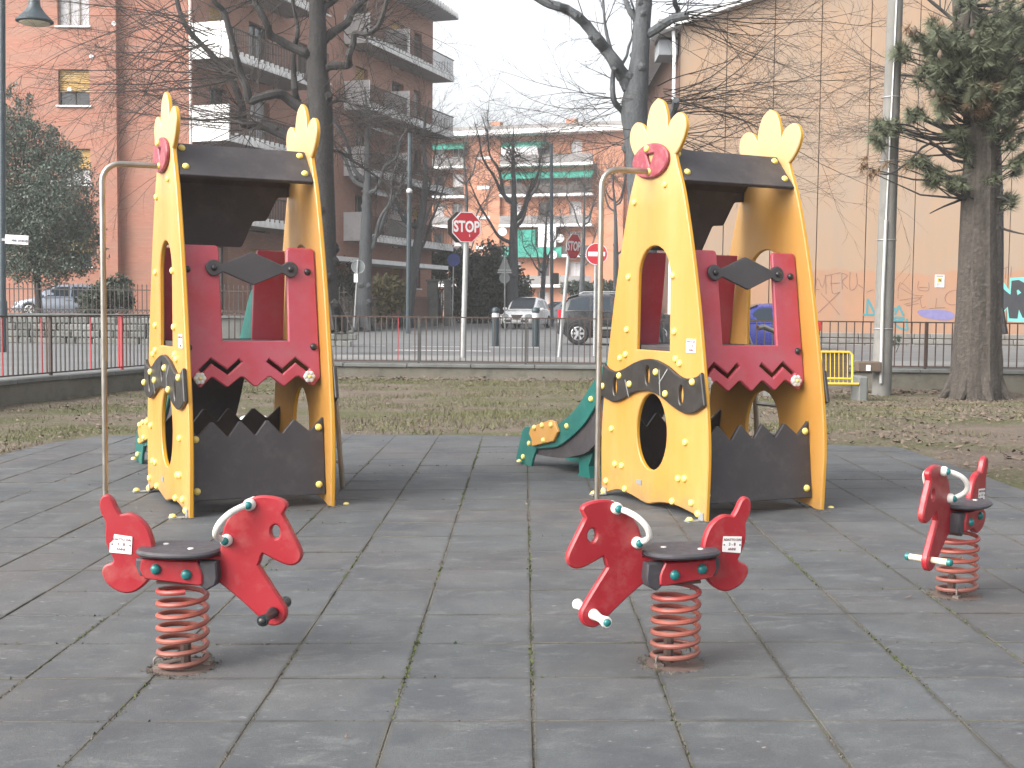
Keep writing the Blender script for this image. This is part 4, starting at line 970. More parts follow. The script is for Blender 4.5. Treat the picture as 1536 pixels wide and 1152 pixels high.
# ---- pine
YP = 23.0
pb_ = at(1463, 593, YP); pine = empty('pine_tree', pb_, 0, 'stone pine with a stout furrowed trunk and needle tufts at the right', 'tree')
pts = [Vector(p)-pb_ for p in limb_pts([(1463, 600), (1464, 570), (1466, 520), (1468, 440), (1469, 330), (1472, 250), (1471, 190), (1464, 120), (1452, 60), (1447, 10), (1444, -60)], YP, 0, 0, 1)]
k = F/YP; W = [42, 38, 34, 30.5, 27, 25, 24, 22, 18, 16.5, 14]
m = MB(); n = len(pts); rad = []
for i in range(n):
    t = i/(n-1)*10; a = int(min(t, 9)); rad.append(lerp(W[a], W[min(a+1, 10)], t-a)/k)
m.tube(pts, rad, 40); 
rr = random.Random(4)
for i, v in enumerate(m.v):                         # furrowed bark plates
    p = Vector(v); c = Vector((pts[min(n-1, i//40)].x, pts[min(n-1, i//40)].y, p.z)); d = p-c; d.z = 0
    a = (i % 40); f_ = 1+.09*((a*7919) % 5-2)/2*.5+.05*noise.noise(Vector((a*.9, p.z*2.2, 1))); m.v[i] = tuple(c+d*f_)
for j in range(7):
    a = j*.9+.3; R0 = rad[0]; m.tube([Vector((cos(a)*R0*1.22, sin(a)*R0*1.2, -.08)), Vector((cos(a)*R0*.92, sin(a)*R0*.9, .10)), Vector((cos(a)*R0*.66, sin(a)*R0*.64, .6))], [.06, .10, .05], 8)
m.build('trunk', M['pinebark'], pine, True, 25)
tufts = [];
def tuft(px, py, dy, r, cnt, mat='needle'): tufts.append((at(px, py, YP+dy), r, cnt, mat))
rr = random.Random(77)
for _ in range(520):                                # main mass
    x = rr.gauss(1488, 56); y = rr.gauss(88, 50)
    if x < 1385+abs(y-90)*.25 or y > 178 or y < -60 or x > 1640: continue
    tuft(x, y, rr.uniform(-1.1, 1.1), .26, 90)
for cx, cy, sx_, sy_, c in ((1352, 75, 10, 10, 7), (1395, 55, 18, 16, 10), (1400, 110, 20, 26, 16), (1418, 160, 16, 18, 12), (1375, 175, 14, 9, 8), (1345, 188, 8, 6, 4), (1322, 192, 12, 12, 7), (1318, 215, 8, 10, 4), (1380, 243, 14, 9, 8), (1402, 262, 14, 12, 8), (1440, 275, 16, 9, 8), (1432, 200, 14, 10, 8), (1448, 225, 12, 14, 7), (1518, 200, 18, 22, 12), (1530, 240, 12, 18, 8), (1512, 300, 12, 8, 6), (1500, 175, 22, 12, 10), (1530, 150, 14, 22, 10), (1490, 270, 10, 10, 4)):
    for _ in range(int(c*1.6)): tuft(rr.gauss(cx, sx_*.6), rr.gauss(cy, sy_*.6), rr.uniform(-.6, .3), .24, 80)
for cx, cy, c in ((1303, 250, 5), (1353, 250, 2), (1468, 132, 9), (1480, 160, 6), (1458, 155, 4), (1500, 125, 4), (1370, 45, 2), (1408, 150, 2)):
    for _ in range(c): tuft(rr.gauss(cx, 7), rr.gauss(cy, 8), rr.uniform(-1.0, -.3), .24, 46, 'deadneedle')
nm = {'needle': MB(), 'deadneedle': MB()}; br_ = MB()
for c, r, cnt, mat in tufts:
    p = c-pb_; ti = min(range(len(pts)), key=lambda i: abs(pts[i].z-(p.z-.25))); tp = pts[ti]
    ax = (p-tp).normalized() if (p-tp).length > .1 else rv(rr); ax = (ax+Vector((0, 0, .35))+rv(rr)*.3).normalized()
    if mat == 'deadneedle': ax = (ax*.5+Vector((0, 0, -.6))).normalized()
    for _ in range(cnt):
        d = (ax*rr.uniform(.1, 1.1)+rv(rr)).normalized(); L = r*rr.uniform(.55, 1.05); s = d.orthogonal().normalized()*.0085
        b0 = p+ax*rr.uniform(-.10, .05); e = b0+d*L+Vector((0, 0, -.02)); q = nm[mat]; q.v += [tuple(b0-s), tuple(b0+s), tuple(e)]; kk = len(q.v); q.f.append((kk-3, kk-2, kk-1))
    if rr.random() < .55:
        mid = tp.lerp(p, .55)+Vector((0, 0, -.10))+rv(rr)*.06; br_.tube([tp, mid, p-ax*.05], [.028, .016, .008], 5, False)
for x0, y0, pxs in ((1470, 230, [(1440, 235), (1400, 215), (1370, 190), (1345, 186)]), (1470, 245, [(1430, 240), (1395, 215), (1360, 245), (1330, 262), (1305, 252)]), (1470, 215, [(1420, 195), (1385, 180)]), (1472, 300, [(1500, 296), (1515, 302)]), (1472, 285, [(1440, 300), (1415, 310), (1395, 320)]), (1472, 330, [(1510, 345), (1540, 352)])):
    P = [Vector(p)-pb_ for p in limb_pts([(x0, y0)]+pxs, YP, -.5, .08, x0+y0)]; br_.tube(P, [lerp(.035, .010, i/(len(P)-1)) for i in range(len(P))], 6)
br_.build('branches', M['bark'], pine); o = nm['needle'].build('needles', M['needle'], pine, False); o['kind'] = 'stuff'; o = nm['deadneedle'].build('dead_needles', M['deadneedle'], pine, False); o['kind'] = 'stuff'
cn = MB()
for x, y in ((1459, 50), (1410, 82), (1400, 140), (1372, 105), (1372, 45)):
    p = at(x, y, YP-1.1)-pb_; cn.lathe([(.01, -.07), (.045, -.03), (.05, .01), (.03, .05), (.006, .08)], 8, Matrix.Translation(p))
cn.build('cones', M['wood'], pine)
# ---- fallen leaves, grass and moss
rr = random.Random(5); lf = MB()
def leaf(x, y, z, s, M_=None):
    a = rr.uniform(0, 6.28); t = rr.uniform(-.5, .5); u = Vector((cos(a), sin(a), t*.6)); v = Vector((-sin(a)*.5, cos(a)*.5, rr.uniform(-.25, .25))); p = Vector((x, y, z))
    lf.v += [tuple(p-u*s), tuple(p+v*s), tuple(p+u*s+Vector((0, 0, s*.3))), tuple(p-v*s)]; n = len(lf.v); lf.f += [(n-4, n-3, n-2), (n-4, n-2, n-1)]
cnt = 0
while cnt < 9500:
    x, y = rr.uniform(-9, 12), rr.uniform(8, 24.6)
    if abs(x) > .45*y+.6 or x < wallx(y)+.1: continue
    d = slab_dist(x, y)
    if d > .02: continue
    dens = .16+.55*ss(0, 3, x)+.35*ss(-2, -6, x)+.4*ss(-.5, 0, d)*.5
    if noise.noise(Vector((x*.8, y*.8, 4)))*.9+.45 < rr.random()*.8 or rr.random() > dens: continue
    leaf(x, y, gz(x, y)+.018+rr.uniform(-.004, .02), rr.choice((rr.uniform(.012, .03), rr.uniform(.012, .03), rr.uniform(.025, .048)))); cnt += 1
for _ in range(1500):                               # drift against the back wall
    x = rr.choice((rr.gauss(4.6, 1.2), rr.gauss(7.6, 1.0), rr.uniform(-5, 10), rr.uniform(-5, 3))); y = 24.55-abs(rr.gauss(0, .35)); leaf(x, y, gz(x, y)+.03+.06*ss(24.1, 24.6, y)*rr.random(), rr.uniform(.03, .06))
for _ in range(60):
    x, y = rr.uniform(-5, 3.9), rr.uniform(3.8, 13.8); leaf(x, y, SL*x+.012, rr.uniform(.006, .02))
o = lf.build('fallen_leaves', M['dryleaf'], None, False); tag(o, 'dry brown leaves scattered over the bare soil round the rubber floor', 'leaves', kind='stuff')
g = MB(); cnt = 0
while cnt < 24000:
    x, y = rr.uniform(-8, 9), rr.uniform(12, 24.4)
    if slab_dist(x, y) > -.02 or x < wallx(y)+.2: continue
    q = noise.noise(Vector((x*.45, y*.75, 7)))+.5*noise.noise(Vector((x*1.5, y*1.9, 2))) + .25*(1-ss(0, 3.5, abs(x+.5)))
    if q < rr.uniform(-.05, .5): continue
    z = gz(x, y)+.0; h = rr.uniform(.03, .075); a = rr.uniform(0, 6.28); dx, dy = cos(a)*.006, sin(a)*.006; lx, ly = rr.gauss(0, .03), rr.gauss(0, .03)
    g.v += [(x-dx, y-dy, z), (x+dx, y+dy, z), (x+lx, y+ly, z+h)]; n = len(g.v); g.f.append((n-3, n-2, n-1)); cnt += 1
o = g.build('grass', M['grassblade'], None, False); tag(o, 'thin patchy grass on the soil behind the rubber floor', 'grass', kind='stuff')
ms = MB()
for _ in range(9000):
    if rr.random() < .72:
        i = rr.choice((-4, -3, -2, -1, -1, 0, 0, 1, 3, 3, 4)); x = .0492+i*.5035+rr.gauss(0, .006); y = rr.uniform(3.4, 13.5)
    else:
        j = rr.randint(-1, 18); y = 4.2432+j*.5+rr.gauss(0, .006); x = rr.uniform(-4.5, 3.9)
    if noise.noise(Vector((x*1.3, y*1.1, 5))) < rr.uniform(-.05, .45) or slab_dist(x, y) < .05: continue
    s = rr.uniform(.004, .012); z = SL*x-.006; a = rr.uniform(0, 6.28)
    ms.v += [(x-s*cos(a), y-s*sin(a), z), (x+s*cos(a), y+s*sin(a), z), (x+rr.gauss(0, .004), y+rr.gauss(0, .004), z+s*1.5)]; n = len(ms.v); ms.f.append((n-3, n-2, n-1))
o = ms.build('joint_moss', M['moss'], None, False); tag(o, 'green moss growing in the joints of the rubber tiles', 'moss', kind='stuff')

gt = MB()
def crumb(x, y, z, s, a):
    gt.v += [(x-s*cos(a), y-s*sin(a), z), (x+s*sin(a), y-s*cos(a), z), (x+s*cos(a), y+s*sin(a), z), (x, y, z+s*.9)]; n = len(gt.v); gt.f += [(n-4, n-3, n-1), (n-3, n-2, n-1), (n-2, n-4, n-1)]
for _ in range(26000):
    if rr.random() < .7: i = rr.randint(-11, 7); x = .0492+i*.5035+rr.gauss(0, .0085); y = 3.4+10*rr.random()**1.5
    else: j = rr.randint(-1, 18); y = 4.2432+j*.5+rr.gauss(0, .006); x = rr.uniform(-4.5, 3.9)
    if abs(x) > .43*y+.3 or slab_dist(x, y) < .03 or noise.noise(Vector((x*2.3, y*2.1, 8))) < rr.uniform(-.6, .5): continue
    s = rr.uniform(.003, .009); z = SL*x-.004; a = rr.uniform(0, 6.28)
    crumb(x, y, z, s, a)
for bx_, by_, r0, n_ in ((.635, 4.93, .125, 900), (-1.382, 4.90, .125, 900), (2.205, 6.11, .125, 600), (1.249, 8.259, .04, 120), (.62, 9.47, .04, 90), (-2.339, 8.457, .04, 120), (-2.98, 9.68, .04, 90), (2.16, 8.67, .04, 90), (-1.39, 8.93, .04, 90)):  # dirt rings round bases and feet, also put in as dark contact shade
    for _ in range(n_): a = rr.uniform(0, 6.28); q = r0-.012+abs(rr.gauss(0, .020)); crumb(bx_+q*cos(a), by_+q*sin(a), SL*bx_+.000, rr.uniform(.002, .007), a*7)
o = gt.build('grit_and_contact_shade', M['grit'], None, False); tag(o, 'brown grit and crumbs packed in the tile joints, and ringed round spring bases and tower feet as contact shade', 'grit', kind='stuff')
# ================================================================== STREET FURNITURE AND SIGNS
def octa(r): return [(r*cos(pi/8+k*pi/4), r*sin(pi/8+k*pi/4)) for k in range(8)]
def rotz_frame(o, a):                               # plate plane: x right, z up, normal = (sin a, -cos a)
    return frame(o, (cos(a), sin(a), 0), (0, 0, 1), (sin(a), -cos(a), 0))
def plate_on(parent, name, mat, outer, holes, T, t=.003, z=0, ch=0):
    m = MB(); m.plate(outer, holes, t, ch, lambda a, b, h: T @ Vector((a, b, z+h))); return m.build(name, mat, parent, False)
def stop_face(root, T, r, back=False):
    b = plate_on(root, 'octagonal_plate', M['signback'], octa(r), [], T, .012, -.012)
    plate_on(root, 'white_border', M['signwhite'], octa(r*.99), [], T, .002, .0005)
    plate_on(root, 'red_face', M['signred'], octa(r*.93), [], T, .002, .003)
    text_mesh('STOP', r*.92, M['signwhite'], 'lettering', .009*r/.33, .001, .76, root, T @ Matrix.Translation((0, 0, .007)))
def post(root, p0, p1, r, mat='galv', name='post'):
    m = MB(); m.tube([p0, p1], r, 10); return m.build(name, M[mat], root)
Y = 26.4; b = at(694, 541, Y); b.z = stz(Y)+.08; c = at(700, 341, Y)-b
r = empty('stop_sign', b, 0, 'red STOP sign with a second octagon behind it on a straight grey post', 'road sign', 'STOP signs at the junction')
post(r, (0, 0, -.1), (c.x, 0, c.z+.1), .058)
T = rotz_frame(c+Vector((0, -.075, 0)), radians(24)); stop_face(r, T, .355)
T2 = rotz_frame(c+Vector((-.04, .075, 0)), radians(24)) @ Matrix.Translation((-.06, 0, 0)); plate_on(r, 'rear_octagon', M['darkframe'], octa(.355), [], T2, .03, -.05)
m = MB(); m.box((c.x, 0, c.z), (.16, .11, .05)); m.box((c.x, 0, c.z-.18), (.16, .11, .05)); m.build('bracket', M['galv'], r)
Y = 29.0; b = at(838, 530, Y); b.z = stz(Y); c = at(863, 370, Y)-b
r = empty('stop_sign', b, 0, 'red STOP sign turned sideways on a leaning grey post', 'road sign', 'STOP signs at the junction')
d = Vector((c.x-.14, 0, c.z)); post(r, (0, 0, -.1), d*1.06, .045)
T = frame(c+Vector((-.04, -.07, 0)), (cos(.95), sin(.95), 0), (d.normalized()), Vector((cos(.95), sin(.95), 0)).cross(d.normalized())); stop_face(r, T, .33)
Y = 30.5; b = at(892, 512, Y); b.z = stz(Y); c = at(895, 381, Y)-b
r = empty('no_entry_sign', b, 0, 'round red no-entry sign with a white bar behind the steel pole', 'road sign')
post(r, (0, .05, -.1), (c.x-.02, .05, c.z+.2), .038); T = rotz_frame(c, 0); R_ = 16.6/F*Y
plate_on(r, 'backing', M['signback'], ell(0, 0, R_, R_, 28), [], T, .02, -.02); plate_on(r, 'white_rim', M['signwhite'], ell(0, 0, R_*.99, R_*.99, 28), [], T, .002, .0005); plate_on(r, 'red_face', M['signred'], ell(0, 0, R_*.93, R_*.93, 28), [], T, .002, .003)
plate_on(r, 'white_bar', M['signwhite'], [(-R_*.76, -R_*.2), (R_*.76, -R_*.2), (R_*.76, R_*.2), (-R_*.76, R_*.2)], [], T, .002, .006)
def round_sign(label, pxb, pyb, pxc, pyc, Y, rpx, mat, matback, group=None, tagbox=None, tilt=0):
    b = at(pxb, pyb, Y); c = at(pxc, pyc, Y)-b; r = empty('round_sign', b, 0, label, 'road sign', group); R_ = rpx/F*Y
    post(r, (0, 0, -.3), (c.x, 0, c.z+R_*.95), .033); T = rotz_frame(c+Vector((0, -.06 if mat != 'signback' else .06, 0)), 0)
    plate_on(r, 'disc', M[mat], ell(0, 0, R_, R_, 24), [], T, .015)
    if mat == 'signback': plate_on(r, 'rim', M['galv'], ell(0, 0, R_*1.0, R_*1.0, 24), [ell(0, 0, R_*.92, R_*.92, 24)], T, .02, .0155)
    if tagbox:
        q = at(tagbox[0], tagbox[1], Y)-b; m = MB(); m.box((q.x, -.05, q.z), (6/F*Y, .02, 13/F*Y)); m.build('small_plate', M['signwhite'], r, False)
    return r
round_sign('blue round road sign on a thin pole in front of the gate pillars', 678, 487, 680.5, 390, 60, 9.7, 'signblue', 'signback')
round_sign('grey back of a round road sign with a small white plate on its pole', 530, 497, 537, 400, 50, 10.2, 'signback', 'signback', None, (534, 417))
Y = 58; b = at(757, 482, Y); r = empty('triangle_sign', b, 0, 'grey back of a triangular road sign above a round one, by the dark conifer', 'road sign'); c = at(757, 400, Y)-b
post(r, (0, 0, -.4), (c.x, 0, c.z+.5), .033); k = Y/F; T = rotz_frame(Vector((c.x, .05, c.z)), 0)
plate_on(r, 'triangle', M['signback'], [(-11*k, -9*k), (11*k, -9*k), (1.2*k, 15*k), (-1.2*k, 15*k)], [], T, .015); plate_on(r, 'disc', M['signback'], ell(0, -17*k, 8*k, 8*k, 20), [], T, .012, -.01)
m = MB(); m.box((c.x, .03, c.z-5*k), (20*k, .02, .05)); m.box((c.x, .03, c.z-9*k), (22*k, .02, .04)); m.build('bracket', M['galv'], r, False)
# dark utility poles
Y = 60; b = at(828, 481, Y); r = empty('utility_pole', b, 0, 'dark slim pole with a dark box, left of the leaning STOP sign', 'pole', 'dark slim poles in the street'); c = at(827, 215, Y)-b
post(r, (0, 0, -.3), (c.x, 0, c.z), .085, 'postgreen'); a = at(833, 418, Y)-b; m = MB(); m.box((a.x, -.1, a.z), (.34, .25, .55), ch=.03); m.build('dark_box', M['plastic'], r)
a = at(845, 418, Y)-b; T = rotz_frame(Vector((a.x, -.1, a.z)), 0); plate_on(r, 'white_disc', M['signwhite'], ell(0, 0, .17, .17, 20), [], T, .02); m = MB(); m.tube([(a.x, -.08, a.z), (a.x, -.08, -.2)], .025, 6); m.build('thin_post', M['galv'], r)
Y = 50; b = at(612, 494, Y); r = empty('utility_pole', b, 0, 'dark slim pole with a pale collar standing before the brick block', 'pole', 'dark slim poles in the street'); c = at(615, 200, Y)-b
post(r, (0, 0, -.3), (c.x, 0, c.z), .10, 'postgreen'); a = at(614, 286, Y)-b; m = MB(); m.lathe([(.06, -.12), (.13, -.08), (.13, .02), (.05, .12)], 10, Matrix.Translation((a.x, -.02, a.z))); m.build('pale_collar', M['signwhite'], r)
# bollards
for px, lab in ((743, 'dark green bollard with a white band, left of the white hatchback'), (803, 'dark green bollard with a white band, right of the white hatchback')):
    Y = 37.5; b = at(px, 517, Y); r = empty('bollard', b, 0, lab, 'bollard', 'dark green bollards by the crossing'); h = (517-462)/F*Y
    m = MB(); m.lathe([(.11, -.1), (.11, h-.12), (.125, h-.11), (.125, h-.05), (.09, h), (.02, h+.02)], 14); m.build('post', M['postgreen'], r)
    m = MB(); m.lathe([(.113, h-.30), (.113, h-.16)], 14); m.build('white_band', M['signwhite'], r)
# lamp post with bell shade and street name plate
Y = 29.0; b = at(4, 528, Y); b.z = stz(Y); r = empty('street_lamp', b, 0, 'dark green lamp post with a bell shaped shade at the left', 'street lamp'); a = at(3, -40, Y)-b
m = MB(); m.tube([(0, 0, -.1), (0, 0, 1.2), (0, 0, 1.25), (a.x, 0, a.z)], [.12, .12, .095, .075], 14); m.build('post', M['postgreen'], r)
m = MB(); q = at(52, -28, Y)-b; m.tube([(a.x, 0, a.z-.2), (a.x+.3, 0, a.z+.02), (q.x, 0, q.z)], .035, 8); m.build('arm', M['postgreen'], r)
q = at(52, 33, Y)-b; m = MB(); k = Y/F; m.lathe([(27*k, 0), (27*k, .03), (15*k, .22), (9*k, .36), (7.5*k, .56), (7*k, .95), (2*k, 1.0)], 24, Matrix.Translation(q)); m.build('shade', M['postgreen'], r)
m = MB(); m.lathe([(22*k, -.02), (20*k, -.05), (8*k, -.09), (1*k, -.1)], 20, Matrix.Translation(q)); m.build('lamp_glass', M['cream'], r)
p0, p1 = at(11, 352, Y), at(46, 368, Y); s_ = empty('street_name_plate', ((p0.x+p1.x)/2, Y-.12, (p0.z+p1.z)/2), 0, 'white street name plate fixed to the lamp post', 'sign'); ww, hh = p1.x-p0.x, p0.z-p1.z-.03
m = MB(); m.box((0, 0, 0), (ww, .02, hh), Matrix.Rotation(.05, 4, 'Y'), ch=.004); m.build('plate', M['signwhite'], s_)
m = MB(); rr = random.Random(3); x = -ww*.20
for n in (4, 9):                                    # the small dark lettering is too blurred to read
    for _ in range(n): m.box((x, -.012, -hh*.10-x*.05), (.022, .003, rr.uniform(.035, .07))); x += .031
    x += .035
m.build('lettering', M['inkdark'], s_, False)
m = MB(); m.box((-ww/2-.04, .06, 0), (.10, .10, .06)); m.build('clamp', M['galv'], s_, False)
# concrete light pole with conduit
Y = 23.6; b = at(1322, 586, Y); r = empty('light_pole', b, 0, 'tall tapered concrete pole with a pale conduit beside the yellow bench', 'pole'); c = at(1345, -60, Y)-b
m = MB(); m.tube([(0, 0, -.2), (c.x*.5, 0, c.z*.5), (c.x, 0, c.z)], [.185, .165, .14], 16); m.build('shaft', M['lightpole'], r)
m = MB(); cp = [at(1321, 575, Y-.21)-b, at(1324, 450, Y-.20)-b, at(1329, 330, Y-.19)-b]; m.tube(cp, .030, 8); m.build('conduit', M['conduit'], r)
m = MB(); m.tube([at(1329, 330, Y-.185)-b, at(1338, 150, Y-.175)-b, at(1346, -20, Y-.165)-b], .012, 6); m.build('cable', M['signwhite'], r)
m = MB()
for z in (1.2, 2.9, 4.4, 5.6):
    t = z/c.z; m.tube([(c.x*t+.19*cos(a_), .19*sin(a_), z) for a_ in [k*pi/8 for k in range(17)]], .008, 4)
m.build('strap', M['galv'], r)
# yellow bench
Y = 22.2; b = at(1215, 598, Y); b.z = gz(b.x, Y); bench = empty('bench', b, 0, 'yellow wire bench with concrete supports by the low wall, behind the right play tower', 'bench')
xl, xr = at(1143, 560, Y).x-b.x, at(1279, 560, Y).x-b.x; zt, zb_ = at(1250, 528, Y).z-b.z, at(1250, 576, Y).z-b.z; zm = zb_+.10
m = MB(); m.tube([(xl, 0, zb_+.02), (xl, .05, zt-.05), (xl+.05, .06, zt), (xr-.05, .06, zt), (xr, .05, zt-.05), (xr, 0, zb_+.02)], .022, 8); m.tube([(xl, 0, zb_), (xr, 0, zb_)], .022, 8); m.tube([(xl, .0, zm), (xr, .0, zm)], .018, 8)
m.tube([(xl, -.42, zb_+.03), (xr, -.42, zb_+.03)], .022, 8)
for x in (xl, xr): m.tube([(x, 0, zb_), (x, -.42, zb_+.03)], .022, 8)
m.build('frame', M['benchy'], bench)
wm = MB(); wm.tube([(0, 0, 0), (0, .055, zt-zb_-.02)], .007, 5); wm = wm.mesh('wire', M['benchy']); x = xl+.075
while x < xr-.03:
    o = link('back_wire', wm, bench); o.location = (x, 0, zb_+.01); x += .078
wm = MB(); wm.tube([(0, 0, 0), (0, -.42, .03)], .007, 5); wm = wm.mesh('wire', M['benchy']); x = xl+.075
while x < xr-.03:
    o = link('seat_wire', wm, bench); o.location = (x, 0, zb_); x += .078
m = MB(); m.box(((xl+xr)/2, .10, (zt+zm)/2), (xr-xl-.1, .02, zt-zm-.05)); m.build('back_board', M['wood'], bench, False)
cs = MB(); cs.box((0, 0, 0), (.16, .55, .46), ch=.02); cs = cs.mesh('support', M['cap'])
for x in (xl+.12, xr+.08): o = link('support', cs, bench); o.location = (x, -.16, .2)
m = MB(); p = at(1302, 546, 23.4); m.box((0, 0, 0), (.46, .25, .20), ch=.02); o = m.build('wooden_beam', M['wood']); o.location = p; 
m2 = MB(); q = at(1303, 548, 23.25)-p; m2.box((q.x, -.135, q.z), (.085, .01, .11)); m2.build('paper_note', M['signwhite'], o, False)
p.z = ctr+.10; o.location = p; tag(o, 'short dark wooden beam with a white note lying on the wall coping left of the light pole', 'beam')

# ================================================================== CARS
def car(label, cat, loc, head, L, W, Hh, paint, glass='carglass', kind='hatch', roof_rails=False, grille=True, clad=False, group='cars parked along the street', lift=.0, s=1.0):
    r = empty('parked_car', loc, head, label, cat, group); r.scale = (s, s, s)
    wr = .315 if Hh < 1.55 else .34; wb = L*(.60 if kind != 'suv' else .655); xf, xb = wb*.5+.02*L, -wb*.5+.02*L
    if kind == 'suv': xb = -L/2+.62; xf = xb+wb
    zb = .20+lift; belt = Hh*(.60 if kind != 'suv' else .64); hw = W/2
    # lower body sections: x, z bottom, z top(edge), half width
    if kind == 'suv': st = [(-L/2, .46, belt*.80, hw*.84), (-L/2+.05, .36, belt*.97, hw*.93), (-L/2+.28, zb+.05, belt, hw*.985), (xb, zb, belt, hw), (0, zb, belt, hw), (xf-.3, zb, belt*.985, hw), (xf+.1, zb, belt*.95, hw*.985), (L/2-.35, zb+.04, belt*.88, hw*.95), (L/2-.10, zb+.1, belt*.80, hw*.87), (L/2, .38, belt*.62, hw*.75)]
    else: st = [(-L/2, .44, belt*.78, hw*.82), (-L/2+.05, .34, belt*.98, hw*.90), (-L/2+.25, zb+.05, belt*1.02, hw*.97), (xb, zb, belt*1.01, hw), (0, zb, belt*.99, hw), (xf-.25, zb, belt*.95, hw), (xf+.05, zb, belt*.90, hw*.985), (L/2-.36, zb+.03, belt*.80, hw*.95), (L/2-.14, zb+.04, belt*.68, hw*.88), (L/2-.03, zb+.06, belt*.54, hw*.80), (L/2, .34, belt*.42, hw*.72)]
    m = MB(); n = 0
    for x, z0, z1, w in st:
        m.v += [(x, -w*.90, z0), (x, -w*.985, z0+.12), (x, -w, lerp(z0, z1, .55)), (x, -w*.96, z1-.04), (x, -w*.86, z1+.012), (x, 0, z1+.035), (x, w*.86, z1+.012), (x, w*.96, z1-.04), (x, w, lerp(z0, z1, .55)), (x, w*.985, z0+.12), (x, w*.90, z0), (x, 0, z0)]
    for i in range(len(st)-1):
        for k in range(12): m.f.append((i*12+k, i*12+(k+1) % 12, (i+1)*12+(k+1) % 12, (i+1)*12+k))
    m.f += [tuple(range(12))[::-1], tuple((len(st)-1)*12+k for k in range(12))]
    m.build('body', M[paint], r, True, 50)
    # greenhouse
    xw, xr0, xr1, xe = xf-.16, xf-1.12, -L*.30, -L/2+.12          # cowl, roof front, roof rear, tail
    if kind == 'suv': xw, xr0, xr1, xe = xf-.36, xf-1.05, -L*.33, -L/2+.06
    gs = [(xw, belt*.97, belt*.985, hw*.84, hw*.82), (lerp(xw, xr0, .5), belt*.98, lerp(belt, Hh, .62), hw*.92, hw*.80), (xr0, belt*.985, Hh-.02, hw*.93, hw*.69), (lerp(xr0, xr1, .5), belt*.985, Hh, hw*.94, hw*.71), (xr1, belt*.99, Hh-.035, hw*.93, hw*.69), (lerp(xr1, xe, .6), belt*.99, lerp(Hh, belt, .28), hw*.90, hw*.72), (xe, belt*.98, belt*1.01, hw*.86, hw*.78)]
    m = MB()
    for x, z0, z1, w0, w1 in gs: m.v += [(x, -w0, z0), (x, -w1, z1-.14*(z1-z0)), (x, -w1*.74, z1-.025*(z1-z0)), (x, 0, z1+.015*(z1-z0)), (x, w1*.74, z1-.025*(z1-z0)), (x, w1, z1-.14*(z1-z0)), (x, w0, z0)]
    for i in range(len(gs)-1):
        for k in range(6): m.f.append((i*7+k, i*7+k+1, (i+1)*7+k+1, (i+1)*7+k))
    m.build('roof', M[paint], r, True, 40)
    def gside(x, t, sgn, off=.008):
        for i in range(len(gs)-1):
            a, b = gs[i], gs[i+1]
            if a[0] >= x >= b[0]:
                u = (a[0]-x)/(a[0]-b[0]); z0, z1, w0, w1 = (lerp(a[k], b[k], u) for k in (1, 2, 3, 4)); zt = z1-.14*(z1-z0)
                return Vector((x, sgn*(lerp(w0, w1, t)+off), lerp(z0, zt, t)))
        return Vector((x, sgn*hw*.8, belt))
    for sgn in (-1, 1):
        B = [lerp(xw, xr0, .62), lerp(xr0, xr1, .34), lerp(xr0, xr1, .78), lerp(xr1, xe, .55)]
        B0 = [lerp(xw, xr0, .25), B[1], B[2], lerp(xr1, xe, .7)]
        for k in range(3):
            a0, a1, c0, c1 = B0[k]-.04, B0[k+1]+.03, min(B[k], xr0+.15 if k == 0 else 9)-.05, B[k+1]+.05
            P = []
            N = 5
            for t, (p, q) in ((.10, (a0, a1)), (.5, (lerp(a0, c0, .5), lerp(a1, c1, .5))), (.90, (c0, c1))): P += [gside(lerp(p, q, i/N), t, sgn) for i in range(N+1)]
            m = MB(); m.add(P, [(i+j*(N+1), i+1+j*(N+1), i+1+(j+1)*(N+1), i+(j+1)*(N+1)) for j in range(2) for i in range(N)]); m.build('side_window', M[glass], r, True)
    def gtop(i, j, name, inset=.1):
        a, b = gs[i], gs[j]; N = []
        m = MB(); off = Vector((.012 if i == 0 else -.012, 0, .012))
        mid = gs[(i+j)//2] if j-i == 2 else None
        rows = [a, mid, b] if mid else [a, b]
        for ri, g in enumerate(rows):
            e = .93; z = g[2]+.002; x = g[0]
            if ri == 0: x = lerp(g[0], rows[1][0], .10 if i == 0 else .12); z = lerp(g[2], rows[1][2], .10 if i == 0 else .12)
            if ri == len(rows)-1: x = lerp(g[0], rows[-2][0], .1); z = lerp(g[2], rows[-2][2], .1)
            m.v += [(x+off.x, -g[4]*.86, z+off.z-.01), (x+off.x, -g[4]*.5, z+off.z), (x+off.x, g[4]*.5, z+off.z), (x+off.x, g[4]*.86, z+off.z-.01)]
        for q in range(len(rows)-1):
            for k in range(3): m.f.append((q*4+k, q*4+k+1, q*4+k+5, q*4+k+4))
        m.build(name, M[glass], r, True)
    gtop(0, 2, 'windscreen'); gtop(4, 6, 'rear_window')
